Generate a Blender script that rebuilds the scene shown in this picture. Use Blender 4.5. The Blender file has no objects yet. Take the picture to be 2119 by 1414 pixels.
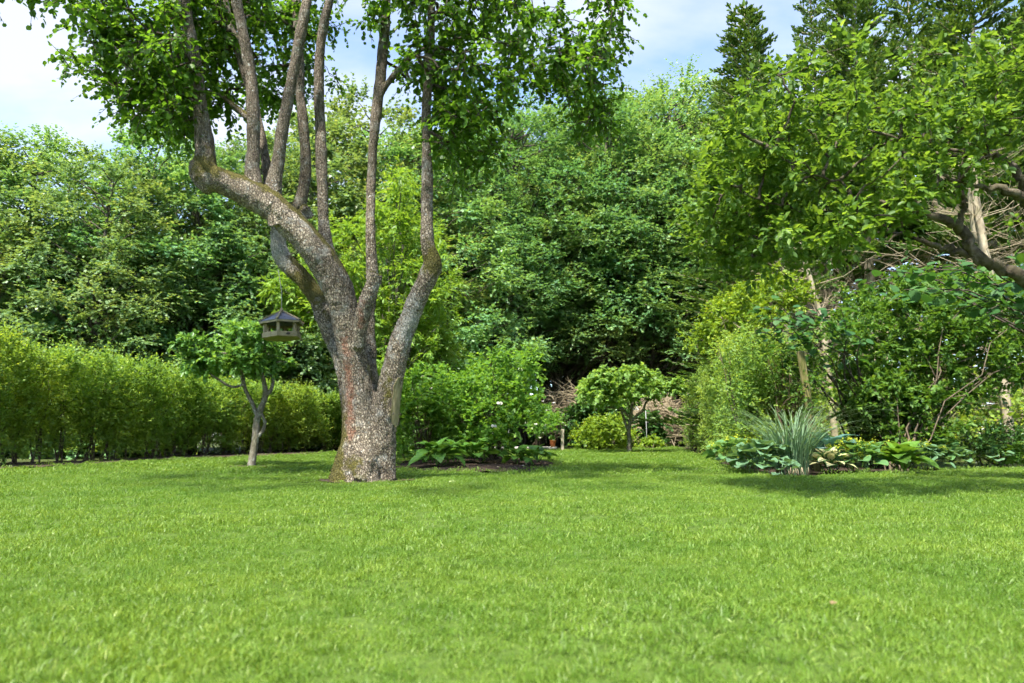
import bpy, bmesh, math, random
import numpy as np
from mathutils import Vector, Matrix, noise as mnoise

R = math.radians
scene = bpy.context.scene
rng = np.random.default_rng(7)
random.seed(7)

# ------------------------------------------------------------------ camera
F, CX, CY, CAMH = 1500.0, 1059.5, 707.0, 0.45
PITCH = math.atan(193.0 / F)
cam_d = bpy.data.cameras.new('camera')
cam = bpy.data.objects.new('camera', cam_d)
scene.collection.objects.link(cam)
cam.location = (0, 0, CAMH)
cam.rotation_euler = (math.pi / 2 + PITCH, 0, 0)
cam_d.sensor_width = 36.0
cam_d.lens = 36.0 * F / 2119.0
cam_d.clip_start = 0.05
cam_d.clip_end = 3000
cam_d.dof.use_dof = True
cam_d.dof.focus_distance = 7.5
cam_d.dof.aperture_fstop = 3.5
scene.camera = cam

# ------------------------------------------------------------------ light
SUN_EL, SUN_AZ = R(58), math.atan2(-0.42, -0.91)      # azimuth clockwise from +Y
SV = Vector((math.sin(SUN_AZ) * math.cos(SUN_EL), math.cos(SUN_AZ) * math.cos(SUN_EL), math.sin(SUN_EL)))
sun_d = bpy.data.lights.new('sun', 'SUN')
sun_d.energy = 3.9
sun_d.angle = R(3.5)
sun_d.color = (1.0, 0.95, 0.86)
sun = bpy.data.objects.new('sun', sun_d)
scene.collection.objects.link(sun)
sun.rotation_euler = SV.to_track_quat('Z', 'Y').to_euler()
sun.location = (0, 0, 30)

world = bpy.data.worlds.new('World')
scene.world = world
world.use_nodes = True
wn, wl = world.node_tree.nodes, world.node_tree.links
wn.clear()
w_out = wn.new('ShaderNodeOutputWorld')
w_bg = wn.new('ShaderNodeBackground')
w_sky = wn.new('ShaderNodeTexSky')
w_sky.sky_type = 'NISHITA'
w_sky.sun_disc = False
w_sky.sun_elevation = SUN_EL
w_sky.sun_rotation = SUN_AZ
w_sky.air_density = 0.75
w_sky.dust_density = 0.3
w_sky.ozone_density = 1.2
w_bg.inputs['Strength'].default_value = 0.13
# clouds: fbm noise on the direction projected to a flat ceiling
w_tc = wn.new('ShaderNodeTexCoord')
w_sep = wn.new('ShaderNodeSeparateXYZ')
wl.new(w_tc.outputs['Generated'], w_sep.inputs[0])
w_mx = wn.new('ShaderNodeMath'); w_mx.operation = 'MAXIMUM'; w_mx.inputs[1].default_value = 0.0
wl.new(w_sep.outputs['Z'], w_mx.inputs[0])
w_ad = wn.new('ShaderNodeMath'); w_ad.operation = 'ADD'; w_ad.inputs[1].default_value = 0.35
wl.new(w_mx.outputs[0], w_ad.inputs[0])
w_dv = wn.new('ShaderNodeVectorMath'); w_dv.operation = 'DIVIDE'
w_cmb = wn.new('ShaderNodeCombineXYZ')
wl.new(w_sep.outputs['X'], w_cmb.inputs[0]); wl.new(w_sep.outputs['Y'], w_cmb.inputs[1])
w_cm2 = wn.new('ShaderNodeCombineXYZ')
for k in range(3):
    wl.new(w_ad.outputs[0], w_cm2.inputs[k])
wl.new(w_cmb.outputs[0], w_dv.inputs[0]); wl.new(w_cm2.outputs[0], w_dv.inputs[1])
w_mp = wn.new('ShaderNodeMapping'); w_mp.inputs['Location'].default_value = (2.2, 8.4, 0.0)
w_mp.inputs['Rotation'].default_value = (0, 0, R(-20)); w_mp.inputs['Scale'].default_value = (1.0, 1.7, 1.0)
wl.new(w_dv.outputs[0], w_mp.inputs['Vector'])
w_nz = wn.new('ShaderNodeTexNoise'); w_nz.inputs['Scale'].default_value = 1.7
w_nz.inputs['Detail'].default_value = 7; w_nz.inputs['Roughness'].default_value = 0.52
wl.new(w_mp.outputs[0], w_nz.inputs['Vector'])
w_rp = wn.new('ShaderNodeValToRGB')
w_rp.color_ramp.elements[0].position = 0.40; w_rp.color_ramp.elements[1].position = 0.60
wl.new(w_nz.outputs[0], w_rp.inputs[0])
w_mix = wn.new('ShaderNodeMix'); w_mix.data_type = 'RGBA'
w_fac = wn.new('ShaderNodeMath'); w_fac.operation = 'MULTIPLY_ADD'
w_fac.inputs[1].default_value = 0.74; w_fac.inputs[2].default_value = 0.04
wl.new(w_rp.outputs[0], w_fac.inputs[0])
wl.new(w_fac.outputs[0], w_mix.inputs['Factor'])
wl.new(w_sky.outputs[0], w_mix.inputs[6])
w_mix.inputs[7].default_value = (2.35, 2.45, 2.7, 1)
wl.new(w_mix.outputs[2], w_bg.inputs['Color'])
wl.new(w_bg.outputs[0], w_out.inputs[0])

vs = scene.view_settings
vs.view_transform = 'Standard'
vs.look = 'None'
vs.gamma = 1.0
vs.use_curve_mapping = False
vs.exposure = 1.88
scene.render.engine = 'CYCLES'
cy = scene.cycles
cy.max_bounces = 5; cy.diffuse_bounces = 3; cy.glossy_bounces = 1
cy.transmission_bounces = 3; cy.transparent_max_bounces = 4
cy.sample_clamp_indirect = 4.0; cy.sample_clamp_direct = 6.0
cy.use_denoising = True; cy.denoising_prefilter = 'FAST'
cy.use_adaptive_sampling = True; cy.adaptive_threshold = 0.03; cy.adaptive_min_samples = 16
cy.caustics_reflective = False; cy.caustics_refractive = False

# ------------------------------------------------------------------ helpers
def ray(px, py):
    x = (px - CX) / F; v = (CY - py) / F
    return np.array([x, math.cos(PITCH) - v * math.sin(PITCH), math.sin(PITCH) + v * math.cos(PITCH)])
CAM = np.array([0, 0, CAMH])
def at(px, py, D):
    d = ray(px, py)
    return CAM + d * (D / d[1])
def ground(px, py):
    d = ray(px, py)
    return CAM + d * (-CAMH / d[2])
def gxy(px, py):
    return ground(px, py)[:2]
def project(P):
    """pixel (of the 2119 wide frame) and depth for world points"""
    q = np.asarray(P) - CAM
    f = np.array([0, math.cos(PITCH), math.sin(PITCH)]); u = np.array([0, -math.sin(PITCH), math.cos(PITCH)])
    z = q @ f
    zz = np.where(z > 0.05, z, 0.05)
    return CX + F * q[:, 0] / zz, CY - F * (q @ u) / zz, z
def unit(v):
    return v / np.maximum(np.linalg.norm(v, axis=-1, keepdims=True), 1e-9)
def inpoly(x, y, poly):
    x = np.asarray(x); y = np.asarray(y)
    c = np.zeros(x.shape, bool); n = len(poly)
    for i in range(n):
        x0, y0 = poly[i]; x1, y1 = poly[(i + 1) % n]
        if y0 == y1: continue
        hit = ((y0 > y) != (y1 > y)) & (x < (x1 - x0) * (y - y0) / (y1 - y0) + x0)
        c ^= hit
    return c
def sample_poly(poly, n, r=rng):
    poly = np.array(poly, float); lo, hi = poly.min(0), poly.max(0); out = []
    while len(out) < n:
        p = lo + r.random((n * 3, 2)) * (hi - lo)
        out += list(p[inpoly(p[:, 0], p[:, 1], poly)])
    return np.array(out[:n])
def region_points(poly, n, d0, d1, r=rng):
    """points in a volume whose outline is given at its middle depth"""
    p = sample_poly(poly, n, r); dm = (d0 + d1) / 2
    D = d0 + r.random(n) * (d1 - d0)
    P = np.array([at(a, b, dm) for a, b in p])
    P[:, 1] = D
    return P

def obj(name, me, mat=None, parent=None, kind=None, label=None, cat=None, group=None):
    o = bpy.data.objects.new(name, me)
    scene.collection.objects.link(o)
    if mat is not None and me is not None and not me.materials:
        me.materials.append(mat)
    if parent is not None: o.parent = parent
    if kind: o['kind'] = kind
    if label: o['label'] = label
    if cat: o['category'] = cat
    if group: o['group'] = group
    return o
def thing(name, label, cat, loc=(0, 0, 0), rz=0.0, group=None):
    o = obj(name, None, label=label, cat=cat, group=group)
    o.location = loc; o.rotation_euler = (0, 0, rz)
    o.empty_display_size = 0.1
    return o
def mesh_py(name, V, Fc, smooth=False):
    me = bpy.data.meshes.new(name)
    me.from_pydata([tuple(v) for v in V], [], [tuple(int(i) for i in f) for f in Fc])
    if smooth:
        me.polygons.foreach_set('use_smooth', [True] * len(me.polygons))
    me.update()
    return me
def mesh_quads(name, V, Q, var=None, smooth=False, extra=None):
    V = np.asarray(V, np.float32); Q = np.asarray(Q, np.int32)
    me = bpy.data.meshes.new(name)
    me.vertices.add(len(V)); me.vertices.foreach_set('co', V.ravel())
    me.loops.add(Q.size); me.loops.foreach_set('vertex_index', Q.ravel())
    me.polygons.add(len(Q)); me.polygons.foreach_set('loop_start', np.arange(0, Q.size, 4, dtype=np.int32))
    if smooth: me.polygons.foreach_set('use_smooth', np.ones(len(Q), bool))
    me.update(calc_edges=True)
    for nm, arr in (('var', var),) + tuple((extra or {}).items()):
        if arr is not None:
            a = me.attributes.new(nm, 'FLOAT', 'POINT'); a.data.foreach_set('value', np.asarray(arr, np.float32))
    return me

def catmull(pts, rad, n=5):
    pts = np.asarray(pts, float); rad = np.asarray(rad, float)
    P = np.vstack([2 * pts[0] - pts[1], pts, 2 * pts[-1] - pts[-2]])
    Rr = np.concatenate([[rad[0]], rad, [rad[-1]]])
    out, ro = [], []
    for i in range(1, len(P) - 2):
        for k in range(n):
            t = k / n
            a, b, c, d = P[i - 1], P[i], P[i + 1], P[i + 2]
            out.append(0.5 * (2 * b + (c - a) * t + (2 * a - 5 * b + 4 * c - d) * t * t + (3 * b - a - 3 * c + d) * t ** 3))
            ro.append(Rr[i] * (1 - t) + Rr[i + 1] * t)
    out.append(pts[-1]); ro.append(rad[-1])
    return np.array(out), np.array(ro)

class Tubes:
    def __init__(s): s.V = []; s.F = []; s.n = 0
    def add(s, pts, rad, seg=6, cap=True, jitter=0.0):
        pts = np.asarray(pts, float); rad = np.broadcast_to(np.asarray(rad, float), (len(pts),))
        T = unit(np.gradient(pts, axis=0))
        ref = np.array([0, 0, 1.0]) if abs(T[0][2]) < 0.9 else np.array([1.0, 0, 0])
        N = unit(np.cross(T[0], ref)); rings = []
        ang = np.arange(seg) * 2 * math.pi / seg
        for i in range(len(pts)):
            N = N - T[i] * (N @ T[i]); N = N / max(np.linalg.norm(N), 1e-9)
            B = np.cross(T[i], N)
            rr = rad[i] * (1 + jitter * rng.standard_normal(seg))[:, None] if jitter else rad[i]
            rings.append(pts[i] + rr * (np.cos(ang)[:, None] * N + np.sin(ang)[:, None] * B))
        V = np.vstack(rings); b = s.n
        s.V.append(V); s.n += len(V)
        for i in range(len(pts) - 1):
            for k in range(seg):
                k2 = (k + 1) % seg
                s.F.append((b + i * seg + k, b + i * seg + k2, b + (i + 1) * seg + k2, b + (i + 1) * seg + k))
        if cap:
            s.F.append(tuple(b + k for k in range(seg))[::-1])
            s.F.append(tuple(b + (len(pts) - 1) * seg + k for k in range(seg)))
    def mesh(s, name, smooth=True):
        return mesh_py(name, np.vstack(s.V), s.F, smooth)

class Boxes:
    def __init__(s): s.bm = bmesh.new()
    def box(s, loc, size, rot=(0, 0, 0), bev=0.0):
        m = Matrix.Translation(loc) @ (Matrix.Rotation(rot[2], 4, 'Z') @ Matrix.Rotation(rot[1], 4, 'Y') @ Matrix.Rotation(rot[0], 4, 'X')) @ Matrix.Diagonal((size[0], size[1], size[2], 1))
        r = bmesh.ops.create_cube(s.bm, size=1.0, matrix=m)
        if bev:
            es = list({e for v in r['verts'] for e in v.link_edges})
            bmesh.ops.bevel(s.bm, geom=es, offset=bev, segments=1, affect='EDGES')
    def mesh(s, name):
        me = bpy.data.meshes.new(name); s.bm.to_mesh(me); s.bm.free(); return me

# ------------------------------------------------------------------ materials
def mat_new(name):
    m = bpy.data.materials.new(name); m.use_nodes = True
    nt = m.node_tree; nt.nodes.clear()
    out = nt.nodes.new('ShaderNodeOutputMaterial')
    return m, nt.nodes, nt.links, out
def ramp(N, stops, interp='LINEAR'):
    r = N.new('ShaderNodeValToRGB'); cr = r.color_ramp; cr.interpolation = interp
    while len(cr.elements) < len(stops): cr.elements.new(0.5)
    for e, (p, c) in zip(cr.elements, stops):
        e.position = p; e.color = tuple(c) + (1,) if len(c) == 3 else c
    return r
def noise_n(N, L, vec, scale, detail=4, rough=0.55, dist=0.0):
    n = N.new('ShaderNodeTexNoise'); n.inputs['Scale'].default_value = scale
    n.inputs['Detail'].default_value = detail; n.inputs['Roughness'].default_value = rough
    n.inputs['Distortion'].default_value = dist
    if vec is not None: L.new(vec, n.inputs['Vector'])
    return n
def mixrgb(N, L, fac, a, b, mode='MIX'):
    m = N.new('ShaderNodeMix'); m.data_type = 'RGBA'; m.blend_type = mode
    for sock, v in ((m.inputs['Factor'], fac), (m.inputs[6], a), (m.inputs[7], b)):
        if hasattr(v, 'is_output') or hasattr(v, 'links'): L.new(v, sock)
        elif isinstance(v, (int, float)): sock.default_value = v
        else: sock.default_value = tuple(v) + (1,) if len(v) == 3 else v
    return m.outputs[2]
def math_n(N, L, op, a, b=None, c=None, clamp=False):
    m = N.new('ShaderNodeMath'); m.operation = op; m.use_clamp = clamp
    for i, v in enumerate((a, b, c)):
        if v is None: continue
        if hasattr(v, 'links'): L.new(v, m.inputs[i])
        else: m.inputs[i].default_value = v
    return m.outputs[0]

def leaf_mat(name, dark, light, tip=None, trans=0.38, rough=0.5, spec=0.35, hue_var=0.0, tcol=None, patch=0.0, patch_scale=0.6):
    m, N, L, out = mat_new(name)
    a = N.new('ShaderNodeAttribute'); a.attribute_name = 'var'
    tip = tip or tuple(min(1, 1.25 * c) for c in light)
    r = ramp(N, [(0.0, dark), (0.72, light), (1.0, tip)]); L.new(a.outputs['Fac'], r.inputs[0])
    col = r.outputs[0]
    hs = N.new('ShaderNodeHueSaturation')
    L.new(col, hs.inputs['Color'])
    if hue_var:
        oi = N.new('ShaderNodeObjectInfo')
        L.new(math_n(N, L, 'MULTIPLY_ADD', oi.outputs['Random'], hue_var, 0.5 - hue_var / 2), hs.inputs['Hue'])
        x = math_n(N, L, 'FRACT', math_n(N, L, 'MULTIPLY', oi.outputs['Random'], 7.31))
        L.new(math_n(N, L, 'MULTIPLY_ADD', x, 0.4, 0.82), hs.inputs['Value'])
    col = hs.outputs[0]
    if patch:
        g = N.new('ShaderNodeNewGeometry')
        nz = noise_n(N, L, g.outputs['Position'], patch_scale, 2)
        rp = ramp(N, [(0.42, (0, 0, 0)), (0.62, (1, 1, 1))]); L.new(nz.outputs[0], rp.inputs[0])
        warm = mixrgb(N, L, 1.0, col, (1.55, 1.12, 0.75), 'MULTIPLY')
        col = mixrgb(N, L, math_n(N, L, 'MULTIPLY', rp.outputs[0], patch), col, warm)
    p = N.new('ShaderNodeBsdfPrincipled')
    L.new(col, p.inputs['Base Color'])
    p.inputs['Roughness'].default_value = rough; p.inputs['Specular IOR Level'].default_value = spec
    t = N.new('ShaderNodeBsdfTranslucent')
    L.new(mixrgb(N, L, 1.0, col, tcol or (1.9, 1.65, 0.7), 'MULTIPLY'), t.inputs['Color'])
    mx = N.new('ShaderNodeMixShader'); mx.inputs[0].default_value = trans
    L.new(p.outputs[0], mx.inputs[1]); L.new(t.outputs[0], mx.inputs[2]); L.new(mx.outputs[0], out.inputs[0])
    return m

def bark_mat(name, dark, mid, light, scale=14.0, zs=0.45, bump=0.5, moss=0.0, rough=0.9, lichen=0.0):
    m, N, L, out = mat_new(name)
    tc = N.new('ShaderNodeTexCoord'); mp = N.new('ShaderNodeMapping')
    mp.inputs['Scale'].default_value = (1, 1, zs); L.new(tc.outputs['Object'], mp.inputs['Vector'])
    n1 = noise_n(N, L, mp.outputs[0], scale, 6, 0.65, 0.4)
    r = ramp(N, [(0.3, dark), (0.5, mid), (0.72, light)]); L.new(n1.outputs[0], r.inputs[0])
    col = r.outputs[0]
    g = N.new('ShaderNodeNewGeometry'); sep = N.new('ShaderNodeSeparateXYZ'); L.new(g.outputs['Normal'], sep.inputs[0])
    if lichen:
        nl = noise_n(N, L, tc.outputs['Object'], scale * 0.8, 4); rl = ramp(N, [(0.58, (0, 0, 0)), (0.66, (1, 1, 1))]); L.new(nl.outputs[0], rl.inputs[0])
        col = mixrgb(N, L, math_n(N, L, 'MULTIPLY', rl.outputs[0], lichen), col, (0.36, 0.38, 0.32))
    if moss:
        nm = noise_n(N, L, tc.outputs['Object'], 5.0, 5); rm = ramp(N, [(0.45, (0, 0, 0)), (0.6, (1, 1, 1))]); L.new(nm.outputs[0], rm.inputs[0])
        col = mixrgb(N, L, math_n(N, L, 'MULTIPLY', rm.outputs[0], moss), col, (0.075, 0.085, 0.018))
    p = N.new('ShaderNodeBsdfPrincipled'); L.new(col, p.inputs['Base Color']); p.inputs['Roughness'].default_value = rough
    p.inputs['Specular IOR Level'].default_value = 0.2
    b = N.new('ShaderNodeBump'); b.inputs['Strength'].default_value = bump; b.inputs['Distance'].default_value = 0.02
    L.new(n1.outputs[0], b.inputs['Height']); L.new(b.outputs[0], p.inputs['Normal'])
    L.new(p.outputs[0], out.inputs[0])
    return m

def plain_mat(name, col, col2=None, scale=20.0, rough=0.7, spec=0.3, bump=0.0, zs=1.0):
    m, N, L, out = mat_new(name)
    tc = N.new('ShaderNodeTexCoord'); mp = N.new('ShaderNodeMapping'); mp.inputs['Scale'].default_value = (1, 1, zs)
    L.new(tc.outputs['Object'], mp.inputs['Vector'])
    n1 = noise_n(N, L, mp.outputs[0], scale, 5, 0.6)
    r = ramp(N, [(0.32, col), (0.68, col2 or tuple(1.4 * c for c in col))]); L.new(n1.outputs[0], r.inputs[0])
    p = N.new('ShaderNodeBsdfPrincipled'); L.new(r.outputs[0], p.inputs['Base Color'])
    p.inputs['Roughness'].default_value = rough; p.inputs['Specular IOR Level'].default_value = spec
    if bump:
        b = N.new('ShaderNodeBump'); b.inputs['Strength'].default_value = bump; b.inputs['Distance'].default_value = 0.01
        L.new(n1.outputs[0], b.inputs['Height']); L.new(b.outputs[0], p.inputs['Normal'])
    L.new(p.outputs[0], out.inputs[0])
    return m

def pear_bark():
    m, N, L, out = mat_new('pear_bark')
    tc = N.new('ShaderNodeTexCoord'); O = tc.outputs['Object']
    nd = noise_n(N, L, O, 9.0, 3)
    warp = N.new('ShaderNodeVectorMath'); warp.operation = 'MULTIPLY_ADD'
    L.new(nd.outputs['Color'], warp.inputs[0]); warp.inputs[1].default_value = (0.05, 0.05, 0.05); L.new(O, warp.inputs[2])
    mp = N.new('ShaderNodeMapping'); mp.inputs['Scale'].default_value = (1, 1, 0.62); L.new(warp.outputs[0], mp.inputs['Vector'])
    v = N.new('ShaderNodeTexVoronoi'); v.feature = 'DISTANCE_TO_EDGE'; v.inputs['Scale'].default_value = 54.0; L.new(mp.outputs[0], v.inputs['Vector'])
    vc = N.new('ShaderNodeTexVoronoi'); vc.feature = 'F1'; vc.inputs['Scale'].default_value = 54.0; L.new(mp.outputs[0], vc.inputs['Vector'])
    crack = ramp(N, [(0.0, (0, 0, 0)), (0.16, (1, 1, 1))]); L.new(v.outputs['Distance'], crack.inputs[0])
    sepc = N.new('ShaderNodeSeparateColor'); L.new(vc.outputs['Color'], sepc.inputs[0])
    plate = ramp(N, [(0.0, (0.20, 0.165, 0.122)), (0.5, (0.30, 0.255, 0.195)), (1.0, (0.43, 0.375, 0.30))]); L.new(sepc.outputs[0], plate.inputs[0])
    fine = noise_n(N, L, O, 60.0, 4)
    plate2 = mixrgb(N, L, 0.5, plate.outputs[0], fine.outputs[0], 'OVERLAY')
    col = mixrgb(N, L, crack.outputs[0], (0.07, 0.055, 0.04), plate2)
    big = noise_n(N, L, O, 2.6, 3, 0.6); rbig = ramp(N, [(0.3, (0.62, 0.6, 0.56)), (0.7, (1.22, 1.2, 1.16))]); L.new(big.outputs[0], rbig.inputs[0])
    col = mixrgb(N, L, 1.0, col, rbig.outputs[0], 'MULTIPLY')
    # younger stems higher up: finer, streaky bark
    mp2 = N.new('ShaderNodeMapping'); mp2.inputs['Scale'].default_value = (1, 1, 0.22); L.new(O, mp2.inputs['Vector'])
    ns = noise_n(N, L, mp2.outputs[0], 55.0, 5, 0.7); rs = ramp(N, [(0.35, (0.075, 0.058, 0.042)), (0.5, (0.16, 0.13, 0.098)), (0.68, (0.26, 0.225, 0.18))]); L.new(ns.outputs[0], rs.inputs[0])
    sz = N.new('ShaderNodeSeparateXYZ'); L.new(O, sz.inputs[0])
    hz = math_n(N, L, 'MULTIPLY_ADD', sz.outputs[2], 1.3, -3.2, clamp=True)
    col = mixrgb(N, L, math_n(N, L, 'MULTIPLY', hz, 0.85), col, rs.outputs[0])
    # lichen
    nl = noise_n(N, L, O, 7.0, 5, 0.65); rl = ramp(N, [(0.54, (0, 0, 0)), (0.66, (1, 1, 1))]); L.new(nl.outputs[0], rl.inputs[0])
    col = mixrgb(N, L, math_n(N, L, 'MULTIPLY', rl.outputs[0], 0.6), col, (0.36, 0.36, 0.32))
    nl2 = noise_n(N, L, O, 26.0, 3, 0.6); rl2 = ramp(N, [(0.64, (0, 0, 0)), (0.69, (1, 1, 1))]); L.new(nl2.outputs[0], rl2.inputs[0])
    col = mixrgb(N, L, math_n(N, L, 'MULTIPLY', rl2.outputs[0], 0.8), col, (0.48, 0.48, 0.44))
    # rust red algae streak and moss are masks stored on the mesh
    for nm, c, lo, hi in (('lichen', (0.44, 0.45, 0.41), 0.30, 0.65), ('algae', (0.27, 0.11, 0.06), 0.45, 0.95), ('moss', (0.10, 0.09, 0.016), 0.25, 0.58)):
        a = N.new('ShaderNodeAttribute'); a.attribute_name = nm
        nn = noise_n(N, L, O, 11.0 if nm == 'moss' else 17.0, 7, 0.72)
        s = math_n(N, L, 'ADD', math_n(N, L, 'MULTIPLY', a.outputs['Fac'], 0.9), math_n(N, L, 'MULTIPLY_ADD', nn.outputs[0], 2.2, -1.1))
        rr = ramp(N, [(lo, (0, 0, 0)), (hi, (1, 1, 1))]); L.new(s, rr.inputs[0])
        tint = mixrgb(N, L, 0.55, c, fine.outputs[0], 'OVERLAY')
        col = mixrgb(N, L, math_n(N, L, 'MULTIPLY', rr.outputs[0], 0.9 if nm == 'moss' else 0.62), col, tint)
    p = N.new('ShaderNodeBsdfPrincipled'); L.new(col, p.inputs['Base Color']); p.inputs['Roughness'].default_value = 0.9
    p.inputs['Specular IOR Level'].default_value = 0.2
    h = math_n(N, L, 'ADD', crack.outputs[0], math_n(N, L, 'MULTIPLY', fine.outputs[0], 0.6))
    b = N.new('ShaderNodeBump'); b.inputs['Strength'].default_value = 1.0; b.inputs['Distance'].default_value = 0.014
    L.new(h, b.inputs['Height']); L.new(b.outputs[0], p.inputs['Normal'])
    L.new(p.outputs[0], out.inputs[0])
    return m

M = {}
M['forest'] = leaf_mat('maple_leaf', (0.075, 0.17, 0.072), (0.145, 0.27, 0.105), (0.25, 0.36, 0.15), hue_var=0.05, patch=0.45, rough=0.45, spec=0.5)
M['pear'] = leaf_mat('pear_leaf', (0.048, 0.125, 0.015), (0.095, 0.205, 0.024), (0.155, 0.28, 0.038), trans=0.58, rough=0.45)
M['apple'] = leaf_mat('apple_leaf', (0.055, 0.125, 0.024), (0.125, 0.225, 0.036), (0.22, 0.34, 0.065), trans=0.5)
M['lime'] = leaf_mat('lime_leaf', (0.10, 0.20, 0.03), (0.18, 0.31, 0.045), (0.27, 0.38, 0.07), trans=0.42)
M['hedge'] = leaf_mat('privet_leaf', (0.09, 0.185, 0.035), (0.19, 0.32, 0.06), (0.35, 0.47, 0.09), patch=0.5, trans=0.46, patch_scale=0.7)
M['hedge_r'] = leaf_mat('right_privet_leaf', (0.10, 0.20, 0.045), (0.20, 0.33, 0.075), (0.32, 0.44, 0.11), patch=0.4, trans=0.45, patch_scale=0.8)
M['rose'] = leaf_mat('rose_leaf', (0.07, 0.175, 0.03), (0.145, 0.285, 0.045), (0.25, 0.40, 0.07), trans=0.5)
M['fruit'] = leaf_mat('fruit_leaf', (0.065, 0.16, 0.04), (0.14, 0.28, 0.065), (0.24, 0.38, 0.09), trans=0.42, rough=0.36)
M['far_fruit'] = leaf_mat('far_fruit_leaf', (0.11, 0.22, 0.05), (0.21, 0.35, 0.085), (0.34, 0.46, 0.13), trans=0.45)
M['dogwood'] = leaf_mat('dogwood_leaf', (0.045, 0.115, 0.02), (0.10, 0.20, 0.032), (0.20, 0.31, 0.055), trans=0.42)
M['hazel'] = leaf_mat('hazel_leaf', (0.03, 0.10, 0.03), (0.06, 0.15, 0.035), (0.10, 0.2, 0.04), trans=0.36, rough=0.5)
M['spruce'] = leaf_mat('spruce_needle', (0.06, 0.125, 0.032), (0.125, 0.215, 0.045), (0.21, 0.30, 0.07), trans=0.25, rough=0.5)
M['golden'] = leaf_mat('golden_leaf', (0.09, 0.17, 0.02), (0.20, 0.31, 0.03), (0.36, 0.42, 0.06), trans=0.4)
M['ivy'] = leaf_mat('ivy_leaf', (0.025, 0.08, 0.022), (0.06, 0.13, 0.03), (0.12, 0.2, 0.05), trans=0.25, rough=0.3)
M['hosta'] = leaf_mat('hosta_leaf', (0.08, 0.19, 0.025), (0.15, 0.28, 0.04), (0.22, 0.35, 0.06), trans=0.3, rough=0.35)
M['hosta_bed'] = leaf_mat('bed_hosta_leaf', (0.055, 0.15, 0.028), (0.11, 0.23, 0.04), (0.17, 0.29, 0.06), trans=0.3, rough=0.35)
M['hosta_blue'] = leaf_mat('blue_hosta_leaf', (0.05, 0.125, 0.11), (0.085, 0.18, 0.15), (0.13, 0.24, 0.2), trans=0.18, rough=0.5, tcol=(1.3, 1.5, 0.9))
M['mantle'] = leaf_mat('mantle_leaf', (0.08, 0.19, 0.07), (0.14, 0.27, 0.085), (0.2, 0.33, 0.11), trans=0.3, rough=0.55)
M['heuchera'] = leaf_mat('grey_green_leaf', (0.085, 0.18, 0.095), (0.14, 0.25, 0.125), (0.2, 0.31, 0.16), trans=0.25, rough=0.55)
M['flower_y'] = leaf_mat('yellow_flower', (0.30, 0.36, 0.02), (0.45, 0.50, 0.04), (0.6, 0.62, 0.06), trans=0.4, tcol=(1.1, 1.1, 0.6))
M['flower_w'] = leaf_mat('white_flower', (0.6, 0.58, 0.52), (0.75, 0.72, 0.66), (0.8, 0.8, 0.76), trans=0.3, tcol=(1, 1, 1))
M['mgrass'] = leaf_mat('maiden_grass', (0.07, 0.14, 0.07), (0.14, 0.23, 0.12), (0.30, 0.38, 0.24), trans=0.3, rough=0.45, tcol=(1.4, 1.4, 0.9))
M['bark_pear'] = pear_bark()
M['bark_twig'] = bark_mat('twig_bark', (0.035, 0.028, 0.02), (0.07, 0.058, 0.042), (0.12, 0.10, 0.075), 20)
M['bark_fruit'] = bark_mat('fruit_bark', (0.07, 0.06, 0.042), (0.14, 0.125, 0.09), (0.25, 0.235, 0.185), 22, 0.8, 0.7, moss=0.2, lichen=0.6)
M['bark_forest'] = bark_mat('forest_bark', (0.04, 0.034, 0.026), (0.09, 0.078, 0.058), (0.15, 0.13, 0.10), 9)
M['bark_spruce'] = bark_mat('spruce_bark', (0.20, 0.16, 0.11), (0.33, 0.28, 0.19), (0.46, 0.40, 0.29), 9, moss=0.35)
M['dead_twig'] = bark_mat('dead_twig', (0.2, 0.16, 0.1), (0.34, 0.28, 0.18), (0.47, 0.40, 0.28), 7)
M['bark_apple'] = bark_mat('apple_bark', (0.03, 0.024, 0.018), (0.075, 0.06, 0.042), (0.17, 0.145, 0.11), 16, 0.8, 0.9, moss=0.25)
M['brown_twig'] = bark_mat('brush_twig', (0.07, 0.04, 0.028), (0.15, 0.09, 0.06), (0.28, 0.19, 0.13), 9)
M['cane'] = bark_mat('cane_bark', (0.05, 0.038, 0.026), (0.10, 0.078, 0.052), (0.17, 0.13, 0.09), 12)
M['soil'] = plain_mat('soil', (0.022, 0.015, 0.011), (0.065, 0.046, 0.034), 24, 0.95, 0.1, 1.0)
M['soil_dry'] = plain_mat('dry_soil', (0.04, 0.028, 0.02), (0.105, 0.078, 0.056), 18, 0.95, 0.1, 1.0)
M['rough_ground'] = plain_mat('rough_ground', (0.035, 0.045, 0.015), (0.075, 0.095, 0.028), 0.9, 0.95, 0.1, 0.5)
M['wound'] = plain_mat('weathered_cut_wood', (0.13, 0.115, 0.05), (0.30, 0.255, 0.15), 26, 0.9, 0.15, 1.0, 0.25)
M['feeder_wood'] = plain_mat('feeder_wood', (0.20, 0.17, 0.09), (0.34, 0.285, 0.18), 14, 0.8, 0.25, 0.4)
M['feeder_roof'] = plain_mat('roofing_felt', (0.11, 0.12, 0.165), (0.17, 0.18, 0.235), 60, 0.55, 0.4, 0.3)
M['cord'] = plain_mat('cord', (0.3, 0.29, 0.27), (0.45, 0.44, 0.42), 60)
M['plaque'] = plain_mat('plaque', (0.03, 0.025, 0.02), (0.06, 0.05, 0.045), 60, 0.4)
M['post'] = plain_mat('mossy_post', (0.06, 0.07, 0.015), (0.23, 0.19, 0.085), 16, 0.9, 0.15, 0.5, 0.35)
M['stake'] = plain_mat('pale_stake', (0.28, 0.24, 0.17), (0.44, 0.39, 0.30), 15, 0.85, 0.2, 0.4, 0.3)
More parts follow.
